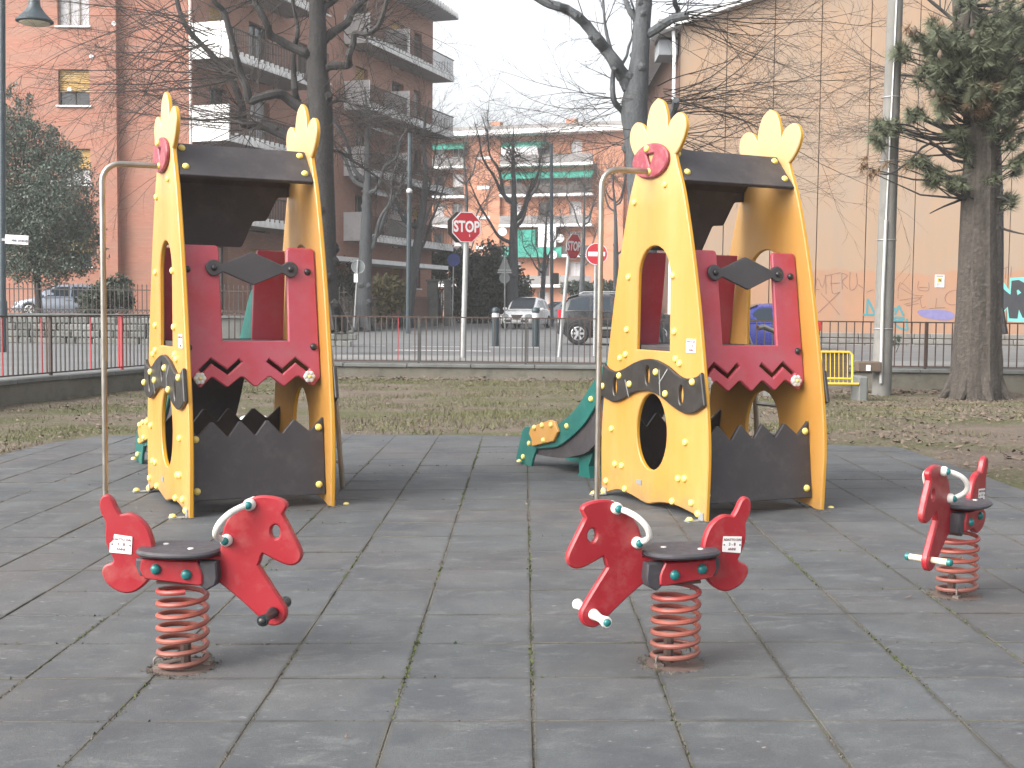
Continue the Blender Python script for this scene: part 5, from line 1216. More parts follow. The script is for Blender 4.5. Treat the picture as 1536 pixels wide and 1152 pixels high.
    # wheels with arches
    for x in (xf, xb):
        for sgn in (-1, 1):
            T = Matrix.Translation((x, sgn*(hw-.055), wr)) @ Matrix.Rotation(-sgn*pi/2, 4, 'X')
            m = MB(); m.lathe([(wr*.62, -.02), (wr*.70, .085), (wr*.92, .10), (wr, .06), (wr, -.10), (wr*.6, -.10)], 24, T); wo = m.build('wheel', M['tyre'], r)
            m = MB(); m.lathe([(wr*.66, .04), (wr*.66, .075), (wr*.60, .085), (wr*.57, .06)], 20, T)
            m.lathe([(wr*.16, .05), (wr*.16, .095), (wr*.08, .10)], 12, T)
            for k in range(6):
                a = k*pi/3; m.box((wr*.36, 0, .075), (wr*.50, wr*.20, .03), T @ Matrix.Rotation(a, 4, 'Z'))
            m.build('rim', M['rim'], wo)
            m = MB(); out = [(wr*1.22*cos(k*pi/12), wr*1.22*sin(k*pi/12)) for k in range(-1, 14)]; inn = [(wr*1.03*cos(k*pi/12), wr*1.03*sin(k*pi/12)) for k in range(-1, 14)]
            m.plate(out+inn[::-1], t=.03, ch=.004, fn=lambda a, b, h: (x+a, sgn*(hw-.012+h), wr+b)); m.build('wheel_arch', M['plastic' if clad else paint], r)
            m = MB(); m.lathe([(wr*1.08, 0), (wr*1.08, .055)], 20, Matrix.Translation((x, sgn*(hw-.045), wr)) @ Matrix.Rotation(-sgn*pi/2, 4, 'X')); m.build('wheel_well', M['plastic'], r)
    # front
    m = MB(); m.box((L/2-.02, 0, .36), (.09, W*.66, .10), ch=.02); m.build('lower_grille', M['plastic'], r)
    if grille: m = MB(); m.plate([(-.30, .13), (.30, .13), (.10, -.15), (-.10, -.15)], t=.03, ch=.004, fn=lambda a, b, h: (L/2-.01+h-(b+.16)*.34, a, belt*.56+b+.02)); m.build('grille', M['plastic'], r)
    for sgn in (-1, 1):
        m = MB(); m.lathe([(.05, -.06), (.14, -.02), (.15, .02), (.09, .055)], 12, Matrix.Translation((L/2-.14, sgn*W*.35, belt*.64)) @ Matrix.Rotation(sgn*.45, 4, 'Z') @ Matrix.Rotation(pi/2-.35, 4, 'Y') @ Matrix.Diagonal((.8, 1.5, 1, 1))); m.build('headlight', M['lamp_glass'], r)
        m = MB(); m.box((-L/2+.07, sgn*W*.41, belt*.90), (.16, .17, .30), ch=.03); m.build('tail_light', M['tail'], r)
        m = MB(); m.box((xw-.42, sgn*(hw+.09), belt*1.03), (.11, .20, .13), ch=.035); m.build('mirror', M['plastic' if clad else paint], r)
        m = MB()
        for x in (lerp(xr0, xr1, .26), lerp(xr0, xr1, .72)): m.box((x, sgn*(hw*.985+.012), belt*.86), (.17, .03, .035), ch=.01)
        m.build('door_handle', M['plastic' if clad else paint], r)
        if roof_rails: m = MB(); m.tube([(xr0-.05, sgn*hw*.62, Hh-.01), (xr0-.15, sgn*hw*.62, Hh+.045), (xr1+.1, sgn*hw*.62, Hh+.02), (xr1, sgn*hw*.62, Hh-.03)], .018, 6); m.build('roof_rail', M['rim'], r)
        if clad: m = MB(); m.box((.02*L, sgn*(hw*.985+.004), zb+.14), (wb-.85, .03, .20), ch=.01); m.build('side_sill', M['plastic'], r); m = MB(); m.box((.0, sgn*(hw+.006), .52), (wb-.95, .02, .08), ch=.01); m.build('side_moulding', M['slab'], r)
    for x, a in ((L/2+.012, 1), (-L/2-.006, -1)):
        m = MB(); m.box((x+(.02 if a > 0 else 0), 0, .37 if a > 0 else .72), (.012, .46, .11)); m.build('number_plate', M['plate'], r, False)
    if clad: m = MB(); m.box((-L/2+.06, 0, .46), (.22, W*.92, .30), ch=.05); m.build('rear_bumper', M['plastic'], r)
    return r
def ground_at(px, Y, z): p = at(px, 480, Y); p.z = z; return p
car('white hatchback facing the playground in the street', 'car', ground_at(790, 59.6, .445), radians(-90-15), 3.84, 1.66, 1.52, 'car_white')
car('black off-roader with silver wheels parked before the no-entry sign', 'car', Vector((3.16, 40.2, .30)), radians(-1), 4.05, 1.76, 1.66, 'car_black', 'carglass', 'suv', True, False, True)
car('silver car parked beyond the black off-roader', 'car', Vector((4.15, 47.5, .32)), radians(96), 4.2, 1.72, 1.46, 'car_silver')
car('bright blue car parked along the pink wall, seen through the right tower', 'car', ground_at(1136, 38.2, .17), radians(182), 3.6, 1.6, 1.50, 'car_blue')
car('pale blue-grey estate car parked behind the iron fence on the left', 'car', ground_at(105, 45.6, .90), radians(184), 4.5, 1.74, 1.46, 'car_grey', s=.86)
car('small pale car far down the street behind the white hatchback', 'car', ground_at(840, 74, .45), radians(-150), 3.9, 1.65, 1.48, 'car_silver', s=.95)
# ================================================================== PLAY TOWERS
def spl(x, tab):
    for (a, b), (c, d) in zip(tab, tab[1:]):
        if x <= c: 
            t = (x-a)/(c-a); return lerp(b, d, max(0, t))
    return tab[-1][1]
HALF = [(0, .708), (.2, .716), (.4, .722), (.6, .714), (.8, .690), (1.0, .658), (1.28, .608), (1.55, .556), (1.9, .474), (2.29, .362), (2.5, .272), (2.575, .243)]
HALFS = smooth_poly([(b, a) for a, b in HALF], 4, False)
def half(z):
    for (a, b), (c, d) in zip(HALFS, HALFS[1:]):
        if b <= z <= d: return lerp(a, c, (z-b)/(d-b))
    return HALFS[-1][0]
crest = smooth_poly([(.245, 2.575), (.29, 2.61), (.345, 2.68), (.372, 2.76), (.345, 2.835), (.275, 2.865), (.19, 2.835), (.142, 2.775)], 4, False)
crest += smooth_poly([(.142, 2.79), (.125, 2.88), (.078, 2.965), (.0, 3.005)], 5, False)
side_ = HALFS[:-1]+crest
bot = smooth_poly([(-.70, 0), (-.62, .022), (-.45, .065), (-.25, .05), (-.05, .018), (.12, .05), (.32, .062), (.55, .035), (.70, 0)], 3, False)
OUT = bot[1:-1]+side_+[(-a, b) for a, b in side_[-2::-1]]
def arch_hole(cx, w, z0, z1, zt, n=12):
    return [(cx-w, z0), (cx+w, z0), (cx+w*.97, z1)]+[(cx+w*.97*cos(pi*k/n), z1+(zt-z1)*sin(pi*k/n)) for k in range(1, n)]+[(cx-w*.97, z1)]
XB = 1.02; TH = .036
BOLT = MB(); BOLT.lathe([(.026, 0), (.026, .006), (.021, .016), (.012, .021), (.003, .0225)], 10); 
BM = {k: BOLT.mesh('bolt_cap', M[k]) for k in ('yellow_cap', 'blackbolt', 'tealbolt')}
def cap(parent, p, nrm, mat='yellow_cap', s=1):
    o = link('bolt_cap', BM[mat], parent); o.location = p; o.rotation_euler = Vector(nrm).to_track_quat('Z', 'Y').to_euler(); o.scale = (s, s, s); return o
def make_tower():
    t = empty('play_tower', (0, 0, 0)); t['group'] = 'play towers on the rubber floor'
    # ---- two end panels, each with its window, port hole, moustache band and crest
    for x0, sgn in ((0, -1), (XB, 1)):
        P = MB(); hl = [arch_hole(0, .222, 1.165, 1.71, 1.935), ell(0, .56, .205, .285, 36)]
        P.plate(OUT, hl, TH, .007, lambda a, b, h: (x0+(TH-h if sgn < 0 else h), -a*(1 if sgn < 0 else 1), b)); e = P.build('end_panel', M['yellow'], t, True, 40); e.data.materials.append(M['yellow_edge'])
        for p in e.data.polygons: p.material_index = 1 if abs(p.normal.x) < .6 else 0
        xf_ = x0 if sgn < 0 else x0+TH
        B = [(-.13, 2.37), (.28, 2.27), (.345, 1.71), (-.25, 1.71), (.36, 1.31), (-.285, 1.31), (.45, 1.09), (.37, 1.12), (-.31, 1.115), (-.36, 1.085), (.56, .53), (-.45, .53), (.50, .26), (.40, .26), (-.37, .26), (-.45, .27), (.63, .11), (.67, .025), (.35, .085), (-.30, .085), (-.54, .11), (-.62, .045)]
        for u, z in B: cap(e, (xf_, u, z), (sgn, 0, 0))
        # emblem with key-hole triangle
        P = MB(); P.plate(ell(.045, 2.555, .238, .127, 36), [[(.10, 2.606), (-.01, 2.606), (.045, 2.515)]], .03, .008, lambda a, b, h: (xf_+sgn*h, a, b)); em = P.build('emblem', M['emblem'], t)
        cap(em, (xf_+sgn*.03, .075, 2.645), (sgn, 0, 0)); cap(em, (xf_+sgn*.03, .045, 2.475), (sgn, 0, 0))
        # wavy black band
        w = [(-.715, 1.05), (-.705, 1.04), (-.62, 1.005), (-.50, .985), (-.39, 1.0), (-.24, 1.06), (-.08, 1.098), (.05, 1.10), (.22, 1.065), (.38, 1.01), (.50, .985), (.61, 1.0), (.68, 1.035)]
        lo = [(.70, .80), (.62, .765), (.50, .748), (.38, .775), (.24, .83), (.10, .86), (-.04, .86), (-.18, .825), (-.32, .77), (-.46, .738), (-.58, .75), (-.685, .81)]
        up_ = smooth_poly([(-.655, 1.035)]+[(a*.97, b) for a, b in w[2:-1]]+[(.66, 1.04)], 4, False); dn = smooth_poly([(.705, .80)]+lo[1:-1]+[(-.705, .81)], 4, False)
        P = MB(); P.plate(up_+dn, [ell(.48, .87, .030, .072, 16), ell(.02, .98, .030, .072, 16), ell(-.42, .865, .030, .072, 16)], .03, .006, lambda a, b, h: (xf_+sgn*h, a*1.0, b)); bd = P.build('wavy_band', M['black'], t)
        for u, z in ((.41, .955), (.26, .90), (-.10, 1.01), (-.23, .86), (-.565, .965), (.66, .86)): cap(bd, (xf_+sgn*.03, u, z), (sgn, 0, 0))
        P = MB()
        for a, b in (((.33, .93), (.27, .80)), ((-.14, 1.03), (-.16, .83)), ((-.14, .93), (-.25, 1.04))): P.plate(stroke([a, b], .008), t=.0015, ch=0, fn=lambda a, b, h: (xf_+sgn*(.0305+h), a, b))
        P.build('score_line', M['galv'], bd, False)
        for y_ in (-.66, .655):                     # feet bolts on the ground anchors
            cap(e, (xf_-.0+sgn*.10, y_, .012), (0, 0, 1), s=1.0)
            P = MB(); P.box((xf_+sgn*.06, y_, .004), (.13, .06, .008)); P.box((xf_+sgn*.004, y_, .03), (.008, .06, .06)); P.build('anchor', M['galv'], e, False)
    # age label
    L = MB(); L.box((-.004, -.50, 1.215), (.004, .115, .095)); l = L.build('age_label', M['label'], t, False)
    T = frame((-.0062, -.50, 1.215), (0, -1, 0), (0, 0, 1), (-1, 0, 0))
    for tx, dz, s in (('ADATTO DAI', .028, .0185), ('3 - 8', -.001, .030), ('ANNI', -.031, .023)): text_mesh(tx, s, M['ink'], 'lettering', .0012, .0005, .95, l, T @ Matrix.Translation((0, dz, 0)))
    L = MB(); L.box((-.003, .15, .165), (.004, .07, .035)); L.build('maker_plate', M['galv'], t, False)
    # ---- side boards that follow the tapering edge: fn(x, z, h) with h outwards
    def on_edge(sgn, ins):
        def fn(a, z, h):
            k = 1 if sgn > 0 else -1; return (a, k*(half(z)-ins+h), z)
        return fn
    def red_fn(sgn):
        return lambda a, z, h: (a, sgn*(lerp(.470, .325, (z-.9)/.97)+h), z)
    def dark_fn(sgn):
        return lambda a, z, h: (a, sgn*(lerp(.585, .525, (z-.1)/.54)+h), z)
    def dens(l, n=6):
        o = []
        for i in range(len(l)):
            p, q = l[i], l[(i+1) % len(l)]; k = max(1, int(sqrt((p[0]-q[0])**2+(p[1]-q[1])**2)/.09))
            o += [(lerp(p[0], q[0], j/k), lerp(p[1], q[1], j/k)) for j in range(k)]
        return o
    def strips(mb, outer, holes, t, fn, ch): mb.plate(outer, holes, t, ch, fn)
    xl, xr = TH+.004, XB-.004; span = xr-xl
    for sgn in (-1, 1):
        # lower zigzag board
        n = 5; top = []
        for k in range(n):
            a = xl+span*(k+.30)/n; top += [(a+span*.29/n, .538), (a+span*.31/n+.004, .538), (a+span*.68/n, .645), (a+span*.72/n, .645)]
        top = [(xl, .60)]+[(min(xr, x), z) for x, z in [(xl+span*.06, .555)]]+[(xl+span*q, z) for q, z in ((.155, .645), (.175, .645), (.27, .545), (.285, .545), (.36, .645), (.38, .645), (.47, .55), (.485, .55), (.56, .645), (.58, .645), (.67, .553), (.685, .553), (.765, .643), (.785, .643), (.885, .565), (.90, .565), (.995, .655))]+[(xr, .655)]
        P = MB(); P.plate([(xl, .105), (xr, .098)]+top[::-1], [], .03, .005, dark_fn(sgn)); z_ = P.build('zigzag_board', M['charcoal'], t, True, 30)
        for x, z in ((xl+.04, .17), (xr-.05, .17), (xr-.04, .585), (xl+.04, .53)): cap(z_, dark_fn(sgn)(x, z, .03), (0, sgn, 0))
    # near red board with window and zigzag hem
    zz_ = [(xl, .957), (xl+.045, .95), (xl+.085, .890), (xl+.10, .890), (xl+.17, .957), (xl+.185, .957), (xl+.275, .890), (xl+.29, .890), (xl+.38, .957), (xl+.40, .957), (xl+.475, .890), (xl+.50, .890), (xl+.58, .955), (xl+.60, .955), (xl+.685, .890), (xl+.705, .890), (xl+.79, .955), (xl+.81, .955), (xl+.905, .890), (xl+.925, .890), (xr-.005, .945), (xr, .955)]
    def rc(cx, cy, r, a0, a1, n=4): return [(cx+r*cos(radians(lerp(a0, a1, k/n))), cy+r*sin(radians(lerp(a0, a1, k/n)))) for k in range(n+1)]
    def colz(x0, x1, z0, z1, n): return [(lerp(x0, x1, k/n), lerp(z0, z1, k/n)) for k in range(1, n)]
    zt = 1.895
    red = zz_+colz(xr, xr-.004, .96, zt-.03, 10)+rc(xr-.034, zt-.03, .03, 0, 90)+rc(xr-.188, zt-.03, .03, 90, 180)+colz(xr-.218, xr-.232, zt-.03, 1.215, 8)+[(xr-.232, 1.215), (xl+.262, 1.215)]+colz(xl+.262, xl+.262, 1.215, zt-.03, 8)+rc(xl+.232, zt-.03, .03, 0, 90)+[(xl, zt)]+colz(xl, xl, zt, .965, 10)
    gr = [stroke([(xl+.095, 1.0), (xl+.175, 1.075), (xl+.29, .993), (xl+.385, 1.075)], .030), stroke([(xl+.585, 1.075), (xl+.69, .993), (xl+.79, 1.075), (xl+.885, 1.0)], .030)]
    P = MB(); P.plate(red, gr, .034, .008, red_fn(-1)); rb = P.build('red_board', M['red'], t, True, 40)
    for x, z in ((xl+.03, 1.72), (xr-.065, 1.72), (xr-.045, 1.17), (xl+.02, 1.17)): cap(rb, red_fn(-1)(x, z, .034), (0, -1, .15), 'blackbolt')
    for x in (xl+.085, xr-.095):                    # white flower knobs
        f_ = MB(); T = Matrix.Translation(red_fn(-1)(x, .955, .036)) @ Matrix.Rotation(pi/2, 4, 'X')
        f_.lathe([(.036, 0), (.040, .012), (.030, .024)], 14, T)
        for k in range(6): f_.lathe([(.004, .014), (.019, .020), (.017, .030), (.003, .036)], 8, T @ Matrix.Translation((.027*cos(k*pi/3), .027*sin(k*pi/3), 0)))
        o = f_.build('flower_knob', M['white'], rb); cap(rb, red_fn(-1)(x, .955, .068), (0, -1, 0), s=.5)
    # diamond plate across the near window
    xa, xb_ = .255, .815; cz = 1.735; r_ = .058; mx = (xa+xb_)/2
    L_ = [(xa+r_*cos(radians(a)), cz+r_*sin(radians(a))) for a in range(45, 316, 22)]; R_ = [(xb_+r_*cos(radians(a)), cz+r_*sin(radians(a))) for a in range(-135, 136, 22)]
    dia = L_+[(xa+.062, cz-.030), (mx-.02, cz-.112), (mx, cz-.118), (mx+.02, cz-.112), (xb_-.062, cz-.030)]+R_+[(xb_-.062, cz+.030), (mx+.02, cz+.112), (mx, cz+.118), (mx-.02, cz+.112), (xa+.062, cz+.030)]
    yb = .345+.036
    P = MB(); P.plate(dia, [], .026, .006, lambda a, b, h: (a, -(yb+.004+h-(b-cz)*.15), b)); d_ = P.build('diamond_plate', M['charcoal'], t)
    for x in (xa, xb_): cap(d_, (x, -(yb+.030), cz), (0, -1, .15), 'blackbolt', .9)
    # far side: two red posts beside the slide opening
    for a, b in ((xl, xl+.30), (xr-.26, xr)):
        P = MB(); q = [(a, .90), (b, .90)]+colz(b, b-.015, .90, 1.88, 10)+[(b-.02, 1.90), (a+.02, 1.90)]+colz(a, a, 1.88, .90, 10)
        P.plate(q, [], .03, .006, red_fn(1)); P.build('red_post', M['red'], t, True, 40)
    # deck
    P = MB(); P.box(((xl+xr)/2, 0, 1.175), (span-.004, 2*.445, .05), ch=.006); P.build('deck', M['charcoal'], t)
    # roof: short near board, long stepped far board, flat ridge board
    for sgn in (-1, 1):                              # gabled roof boards
        A0, A1 = Vector((sgn*.300, 2.368)), Vector((sgn*.085, 2.612)); u = (A1-A0).normalized(); nn = Vector((sgn*u.y, -sgn*u.x))*1; nn = nn if nn.y > 0 else -nn
        fr = lambda a, b, h, A0=A0, u=u, nn=nn: (a, A0.x+u.x*b+nn.x*h, A0.y+u.y*b+nn.y*h)
        P = MB(); P.plate([(xl, 0), (xr, 0), (xr, (A1-A0).length), (xl, (A1-A0).length)], [], .032, .004, fr); rf = P.build('roof_board', M['charcoal'], t, True, 30)
        for x, q in ((xl+.05, .08), (xl+.05, .27), (xr-.05, .08), (xr-.05, .27)): cap(rf, fr(x, q, .032), (0, nn.x, nn.y))
    fnf = lambda a, z, h: (a, min(lerp(.325, .285, (z-1.95)/.4), .325)+h, z)
    st_ = [(xl, 1.920), (.64, 1.920), (.655, 1.930), (.735, 2.115), (.75, 2.125), (.83, 2.13), (.845, 2.14), (.925, 2.305), (.94, 2.315), (xr, 2.32)]
    P = MB(); P.plate(st_+[(xr, 2.39), (xl, 2.39)]+colz(xl, xl, 2.39, 1.920, 6), [], .03, .003, fnf); P.build('stepped_board', M['charcoal'], t, True, 30)
    # fireman pole in front
    P = MB(); y0 = .045; R0 = .13; a_ = [(-.03, y0, 2.475), (-.30, y0, 2.475)]+[(-.30-R0*sin(q*pi/12), y0, 2.475-R0*(1-cos(q*pi/12))) for q in range(1, 7)]+[(-.30-R0, y0, 1.2), (-.30-R0, y0, -.04)]
    P.tube(a_, .021, 12); P.build('steel_pole', M['steel'], t)
    # climbing rail at the back
    P = MB()
    for y in (.14, .52): P.tube([(XB+.40, y, -.05), (XB+.32, y, .9), (XB+.28, y, 1.16), (XB+.22, y, 1.30), (XB+.10, y, 1.34), (XB+.05, y, 1.33)], .021, 10)
    P.build('hand_rail', M['steel'], t)
    for k in range(4): P = MB(); P.tube([(XB+.38-.018*k, .14, .22+.24*k), (XB+.38-.018*k, .52, .22+.24*k)], .017, 8); P.build('rung', M['steel'], t)
    # ---- slide on the far side
    sx0, sx1 = .30, .80; sl = empty('slide', (0, 0, 0)); sl.parent = t; CH.setdefault(t.name, []).append(sl)
    up_l = smooth_poly([(.52, 1.62), (.66, 1.55), (.90, 1.27), (1.10, 1.06), (1.36, .83), (1.66, .58), (1.96, .425)], 3, False)
    dn_l = smooth_poly([(2.36, .165), (2.10, .20), (1.92, .24), (1.70, .345), (1.45, .50), (1.18, .76), (.95, .98), (.70, 1.13), (.52, 1.17)], 3, False)
    sideo = up_l+[(2.40, .37), (2.60, .35), (2.66, .30), (2.78, .03), (2.74, -.01), (2.46, -.02), (2.43, .06)]+dn_l
    for x, s_ in ((sx0, -1), (sx1, 1)):
        P = MB(); P.plate(sideo, [], .025, .005, lambda a, b, h: (x+s_*h, a, b)); w_ = P.build('slide_side', M['teal'], sl, True, 40)
        xx = x+s_*.025
        P = MB(); P.plate([(2.42, .365), (2.46, .30), (2.40, .24), (2.40, .185), (1.98, .275), (1.90, .37), (1.97, .455), (2.05, .46)], [], .03, .005, lambda a, b, h: (xx+s_*h, a, b)); P.build('yellow_cheek', M['yellow'], sl)
    for y, z in ((2.34, .365), (2.19, .40), (2.02, .42), (2.16, .265)): cap(sl, (sx0-.055, y, z), (-1, 0, 0))
    for y, z in ((2.50, .20), (1.78, .43), (1.36, .70), (1.02, 1.0), (2.62, .06)): cap(sl, (sx0-.025, y, z), (-1, 0, 0))
    for x in (sx0-.06, sx1+.06): cap(sl, (x, 2.64, .012), (0, 0, 1))
    prof = smooth_poly([(.52, 1.205), (.72, 1.15), (.95, 1.00), (1.20, .77), (1.46, .52), (1.70, .37), (1.92, .265), (2.16, .225), (2.50, .215)], 3, False)
    P = MB(); P.plate(prof+[(2.50, .19)]+smooth_poly([(2.46, .105), (2.1, .115), (1.9, .13), (1.7, .17), (1.45, .24), (1.2, .42), (.95, .68), (.72, .98), (.52, 1.13)], 3, False), [], sx1-sx0-.002, 0, lambda a, b, h: (sx0+.001+h, a, b)); P.build('chute', M['charcoal'], sl, True, 30)
    P = MB(); P.plate([(1.40, .32), (1.72, .20), (1.70, .02), (1.78, -.03), (1.50, -.03), (1.54, .1)], [], sx1-sx0-.12, 0, lambda a, b, h: (sx0+.06+h, a, b)); P.build('chute_support', M['teal'], sl, False)
    return t
towB = make_tower(); towA = copy_tree(towB)
def place_tower(o, foot, yw, sc, label):
    # foot = near right corner of the front panel on the ground
    n = Vector((cos(yw), sin(yw), 0)); d = Vector((sin(yw), -cos(yw), 0)); c = foot-d*.70*sc
    o.location = (c.x, c.y, SL*c.x); o.rotation_euler = (0, 0, yw); o.scale = (sc,)*3; o['label'] = label; o['category'] = 'play tower'
place_tower(towB, Vector((1.249, 8.259, 0)), .47, .985, 'yellow bird shaped play tower on the right, its green slide end in view')
place_tower(towA, Vector((-2.339, 8.457, 0)), .49, 1.02, 'yellow bird shaped play tower on the left, seen mostly from its red side')

# ================================================================== SPRING RIDERS
def U(l): return [((x-707)*.000696*1.14, (1037-y)*.000714) for x, y in l]
HEAD = smooth_poly([(167, 118), (174, 96), (205, 77), (255, 66), (312, 66), (362, 86), (412, 122), (452, 170), (482, 228), (498, 290), (505, 350), (510, 398)], 3, False)
MID_T = [(600, 408), (740, 408), (846, 402)]
TAIL = smooth_poly([(848, 372), (856, 320), (880, 255), (920, 208), (970, 183), (1018, 190)], 3, False)+smooth_poly([(1022, 186), (1040, 155), (1060, 108), (1086, 84), (1112, 92), (1126, 130), (1120, 185), (1097, 238), (1099, 300), (1095, 352), (1078, 400), (1058, 440), (1062, 458), (1080, 468), (1106, 482), (1118, 515), (1106, 560), (1072, 600), (1022, 626), (978, 630), (930, 610), (882, 562), (846, 505)], 3, False)
MID_B = [(760, 530), (600, 552)]
LEG = smooth_poly([(528, 540), (508, 556), (440, 612), (370, 676), (302, 744), (270, 772), (236, 780), (196, 766), (174, 732), (172, 690), (190, 650), (250, 548), (312, 446)], 3, False)
JAW = smooth_poly([(303, 425), (298, 400), (289, 384)], 2, False)+smooth_poly([(280, 388), (200, 430), (150, 443), (115, 430), (95, 396), (98, 355), (130, 282), (188, 160)], 3, False)
HORSE = U(HEAD+MID_T+TAIL+MID_B+LEG+JAW)
EYE = U(ell(226, 260, 24, 38, 20))
def make_rider(peg):
    r = empty('spring_rider', (0, 0, 0))
    T = .034
    P = MB(); P.plate(HORSE, [EYE], T, .007, lambda a, b, h: (a, T/2-h, b)); hb = P.build('horse_board', M['horse_red'], r, True, 40)
    # saddle seat, slightly egg shaped
    zs = (1037-372)*.000714; cx = (718-707)*.0008; so = smooth_poly([(cx-.168, 0), (cx-.145, .088), (cx-.075, .135), (cx+.045, .14), (cx+.135, .10), (cx+.162, 0), (cx+.135, -.10), (cx+.045, -.14), (cx-.075, -.135), (cx-.145, -.088)], 4)
    P = MB(); P.plate(so, [], .022, .008, lambda a, b, h: (a, b, zs-.016+h)); st = P.build('seat', M['seat'], r)
    for x, y in ((-.055, .03), (.075, -.045)): P = MB(); P.lathe([(.012, 0), (.011, .003), (.002, .004)], 12, Matrix.Translation((cx+x, y, zs+.006))); P.build('screw', M['white'], st)
    # red saddle flaps, dark blocks, bolts
    for s in (-1, 1):
        fl = [(-.118, .388), (-.11, .41), (-.095, .44), (.13, .44), (.135, .40), (.118, .365), (-.105, .345), (-.118, .352)]
        P = MB(); P.plate(fl, [], .028, .005, lambda a, b, h: (a+.01, s*(.045+h), b)); P.build('saddle_flap', M['horse_red'], r)
        for x, z in ((-.055, .388), (.068, .405)): cap(r, (x+.01, s*.073, z), (0, s, 0), 'tealbolt', .82)
    P = MB(); P.plate([(-.165, .375), (-.155, .345), (-.12, .325), (-.09, .345), (-.09, .44), (-.16, .44)], [], .13, .006, lambda a, b, h: (a, -.065+h, b)); P.build('saddle_block', M['seat'], r); P = MB(); P.plate([(.12, .37), (.15, .375), (.165, .41), (.165, .44), (.12, .44)], [], .13, .006, lambda a, b, h: (a, -.065+h, b)); P.build('saddle_block', M['seat'], r)
    P = MB(); P.box((.005, 0, .345), (.17, .085, .012)); P.build('spring_plate', M['rust'], r)
    # white curved grips on both sides of the neck
    for s in (-1, 1):
        g0, g1 = Vector(U([(352, 112)])[0]), Vector(U([(470, 312)])[0]); y0 = T/2
        m = MB()
        for g in (g0, g1): m.lathe([(.024, 0), (.024, .016), (.017, .026)], 14, Matrix.Translation((g.x, s*y0, g.y)) @ Matrix.Rotation(-s*pi/2, 4, 'X'))
        q = U([(352, 112), (385, 122), (428, 152), (468, 200), (492, 252), (496, 285), (470, 312)]); ys_ = (.016, .045, .075, .088, .078, .050, .016)
        A = smooth_poly([(p_[0], s*(y0+y_), p_[1]) for p_, y_ in zip(q, ys_)], 4, False)
        m.tube(A, .0125, 10); gp = m.build('grip', M['white'], r)
        for g in (g0, g1): cap(gp, (g.x, s*(y0+.026), g.y), (0, s, 0), 'tealbolt', .62)
    # foot pegs
    f = Vector(U([(236, 702)])[0])
    for s in (-1, 1):
        m = MB(); Tm = Matrix.Translation((f.x, s*T/2, f.y)) @ Matrix.Rotation(-s*pi/2, 4, 'X')
        m.lathe([(.020, 0), (.023, .006), (.021, .02), (.0165, .055), (.0165, .085), (.020, .115), (.0235, .132), (.020, .142)] if peg != 'cream' else [(.0155, 0), (.0155, .070), (.0165, .072), (.0165, .078)], 16, Tm); pg = m.build('foot_peg', M[{'white': 'white', 'dark': 'darkpeg', 'cream': 'cream'}[peg]], r)
        if peg == 'cream': m = MB(); m.lathe([(.0185, .076), (.0185, .094), (.012, .100)], 14, Tm); m.build('peg_cap', M['tealbolt'], pg)
        else: cap(pg, Tm @ Vector((0, 0, .140)), (0, s, 0), 'tealbolt' if peg == 'white' else 'blackbolt', .6)
    # coil spring on its base ring
    m = MB(); N = 6.2; R0 = .094; pts = []
    K = 150
    for k in range(K+1):
        q = k/K; a = q*N*2*pi+.8; z = .020+.315*(q+.0)*1.0; z = .022+.30*q; pts.append((R0*cos(a), R0*sin(a), z))
    m.tube(pts, .0105, 8); m.build('spring', M['spring'], r)
    m = MB(); m.lathe([(.120, -.03), (.120, .002), (.108, .006), (.06, .008), (.055, .003)], 24); m.build('base_ring', M['rust'], r)
    for a in (.5, 3.5):
        m = MB(); c_ = Vector((cos(a)*R0, sin(a)*R0, .022)); u_ = Vector((cos(a), sin(a), 0)); m.tube([c_+u_*.018*cos(q)+Vector((0, 0, .018*sin(q)+.012)) for q in [k*pi/6-.5 for k in range(8)]], .0045, 6); m.box((c_.x, c_.y, .008), (.03, .03, .02)); m.build('clamp', M['clamp'], r)
    m = MB(); m.lathe([(.02, 0), (.022, .10), (.012, .11)], 8, Matrix.Translation((-.02, .02, 0))); m.build('spring_stop', M['rust'], r)
    # label
    lc = Vector(U([(1012, 355)])[0])
    return r, hb, lc, T
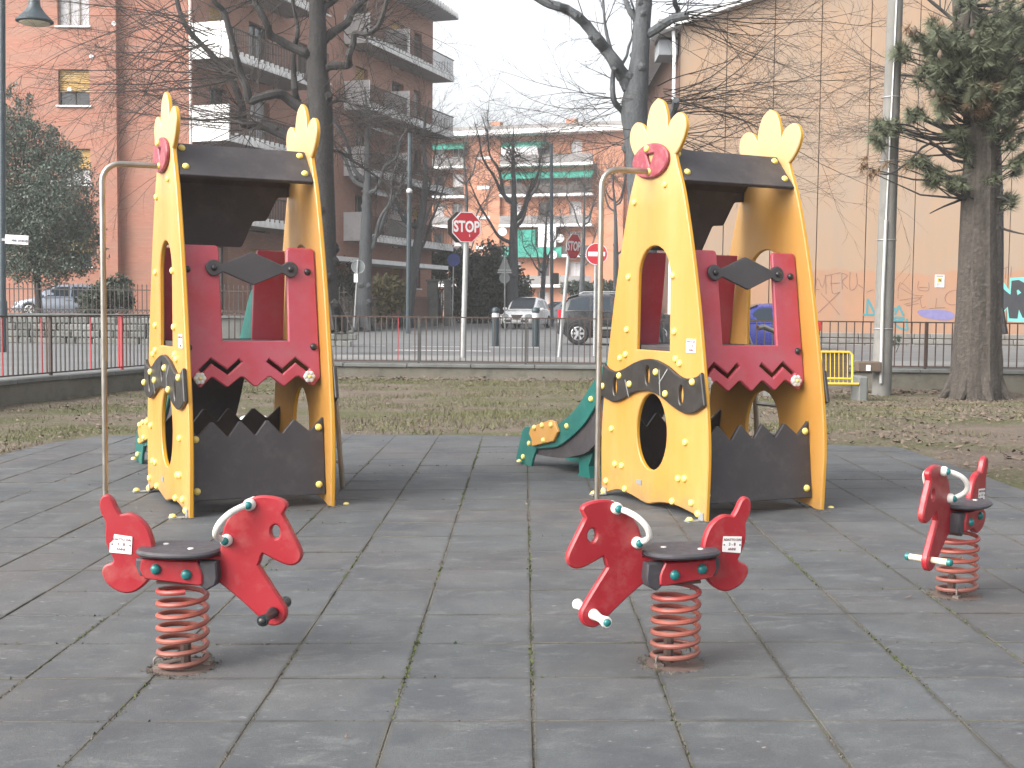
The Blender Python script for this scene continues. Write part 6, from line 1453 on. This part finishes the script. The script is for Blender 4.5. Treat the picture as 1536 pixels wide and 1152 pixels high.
def add_label(r, lc, T, side, torn=False, tilt=.10):
    out = [(-.043, -.031), (.043, -.036), (.043, .033), (-.043, .033)] if not torn else [(-.046, -.036), (.044, -.036), (.044, .034), (-.030, .038), (-.034, .012), (-.046, .000)]
    m = MB(); s = side; Tm = frame((lc.x, s*(T/2+.0015), lc.y), (-s, 0, 0), (0, 0, 1), (0, s, 0)) @ Matrix.Rotation(tilt, 4, 'Z')
    m.plate(out, [], .002, 0, lambda a, b, h: Tm @ Vector((a, b, h))); l = m.build('age_label', M['label'], r, False)
    for tx, dz, q in (('ADATTO DAI', .019, .0135), ('3 - 8', .000, .017), ('ANNI', -.020, .0145)): text_mesh(tx, q, M['ink'], 'lettering', .0003, .0003, 1, l, Tm @ Matrix.Translation((0, dz, .0025)))
    m = MB()
    for x in (-.037, .037): m.lathe([(.004, 0), (.003, .002)], 8, Tm @ Matrix.Translation((x, -.002, .002)))
    m.build('rivet', M['inkdark'], l)
for peg, lab, loc, rz, sc, side, torn in (('white', 'red horse spring rider with white foot pegs, in front of the right tower', (.635, 4.93, SL*.635), .34, 1.0, -1, False),
    ('dark', 'red horse spring rider with dark foot pegs, facing right before the left tower', (-1.382, 4.90, -.0217), pi-.10, 1.035, 1, True),
    ('cream', 'red horse spring rider with cream teal-tipped foot pegs at the far right', (2.205, 6.11, .0346), .86, 1.0, -1, False)):
    r, hb, lc, T = make_rider(peg); r.location = loc; r.rotation_euler = (0, 0, rz); r.scale = (sc,)*3; tag(r, lab, 'spring rider', 'horse spring riders on the rubber floor'); add_label(r, lc, T, side, torn, -.06 if side < 0 else -.06)
# small litter
m = MB(); p = at(376, 583, 15.6); p.z = gz(p.x, 15.6)+.05; m.v = [(-.16, -.1, -.04), (.16, -.1, -.02), (.18, .12, .02), (.02, .08, .07), (-.15, .12, .01)]; m.f = [(0, 1, 3), (1, 2, 3), (3, 4, 0), (2, 4, 3)]
o = m.build('plastic_bag', M['signwhite'], None, False); o.location = p; tag(o, 'crumpled white plastic bag lying on the soil behind the left tower', 'litter')
# ================================================================== HAZE
m = MB(); m.box((125, 170, 13.9), (570, 480, 30.4)); hz = m.build('haze', None, None, False); tag(hz, 'thin winter haze over the street', 'haze', kind='stuff')
hm = bpy.data.materials.new('haze'); hm.use_nodes = True; hn = hm.node_tree; hn.nodes.remove(hn.nodes['Principled BSDF'])
pv = hn.nodes.new('ShaderNodeVolumePrincipled'); pv.inputs['Color'].default_value = (.98, .97, .96, 1); pv.inputs['Density'].default_value = .0012; pv.inputs['Anisotropy'].default_value = .3
hn.links.new(pv.outputs[0], hn.nodes['Material Output'].inputs['Volume']); hz.data.materials.append(hm)
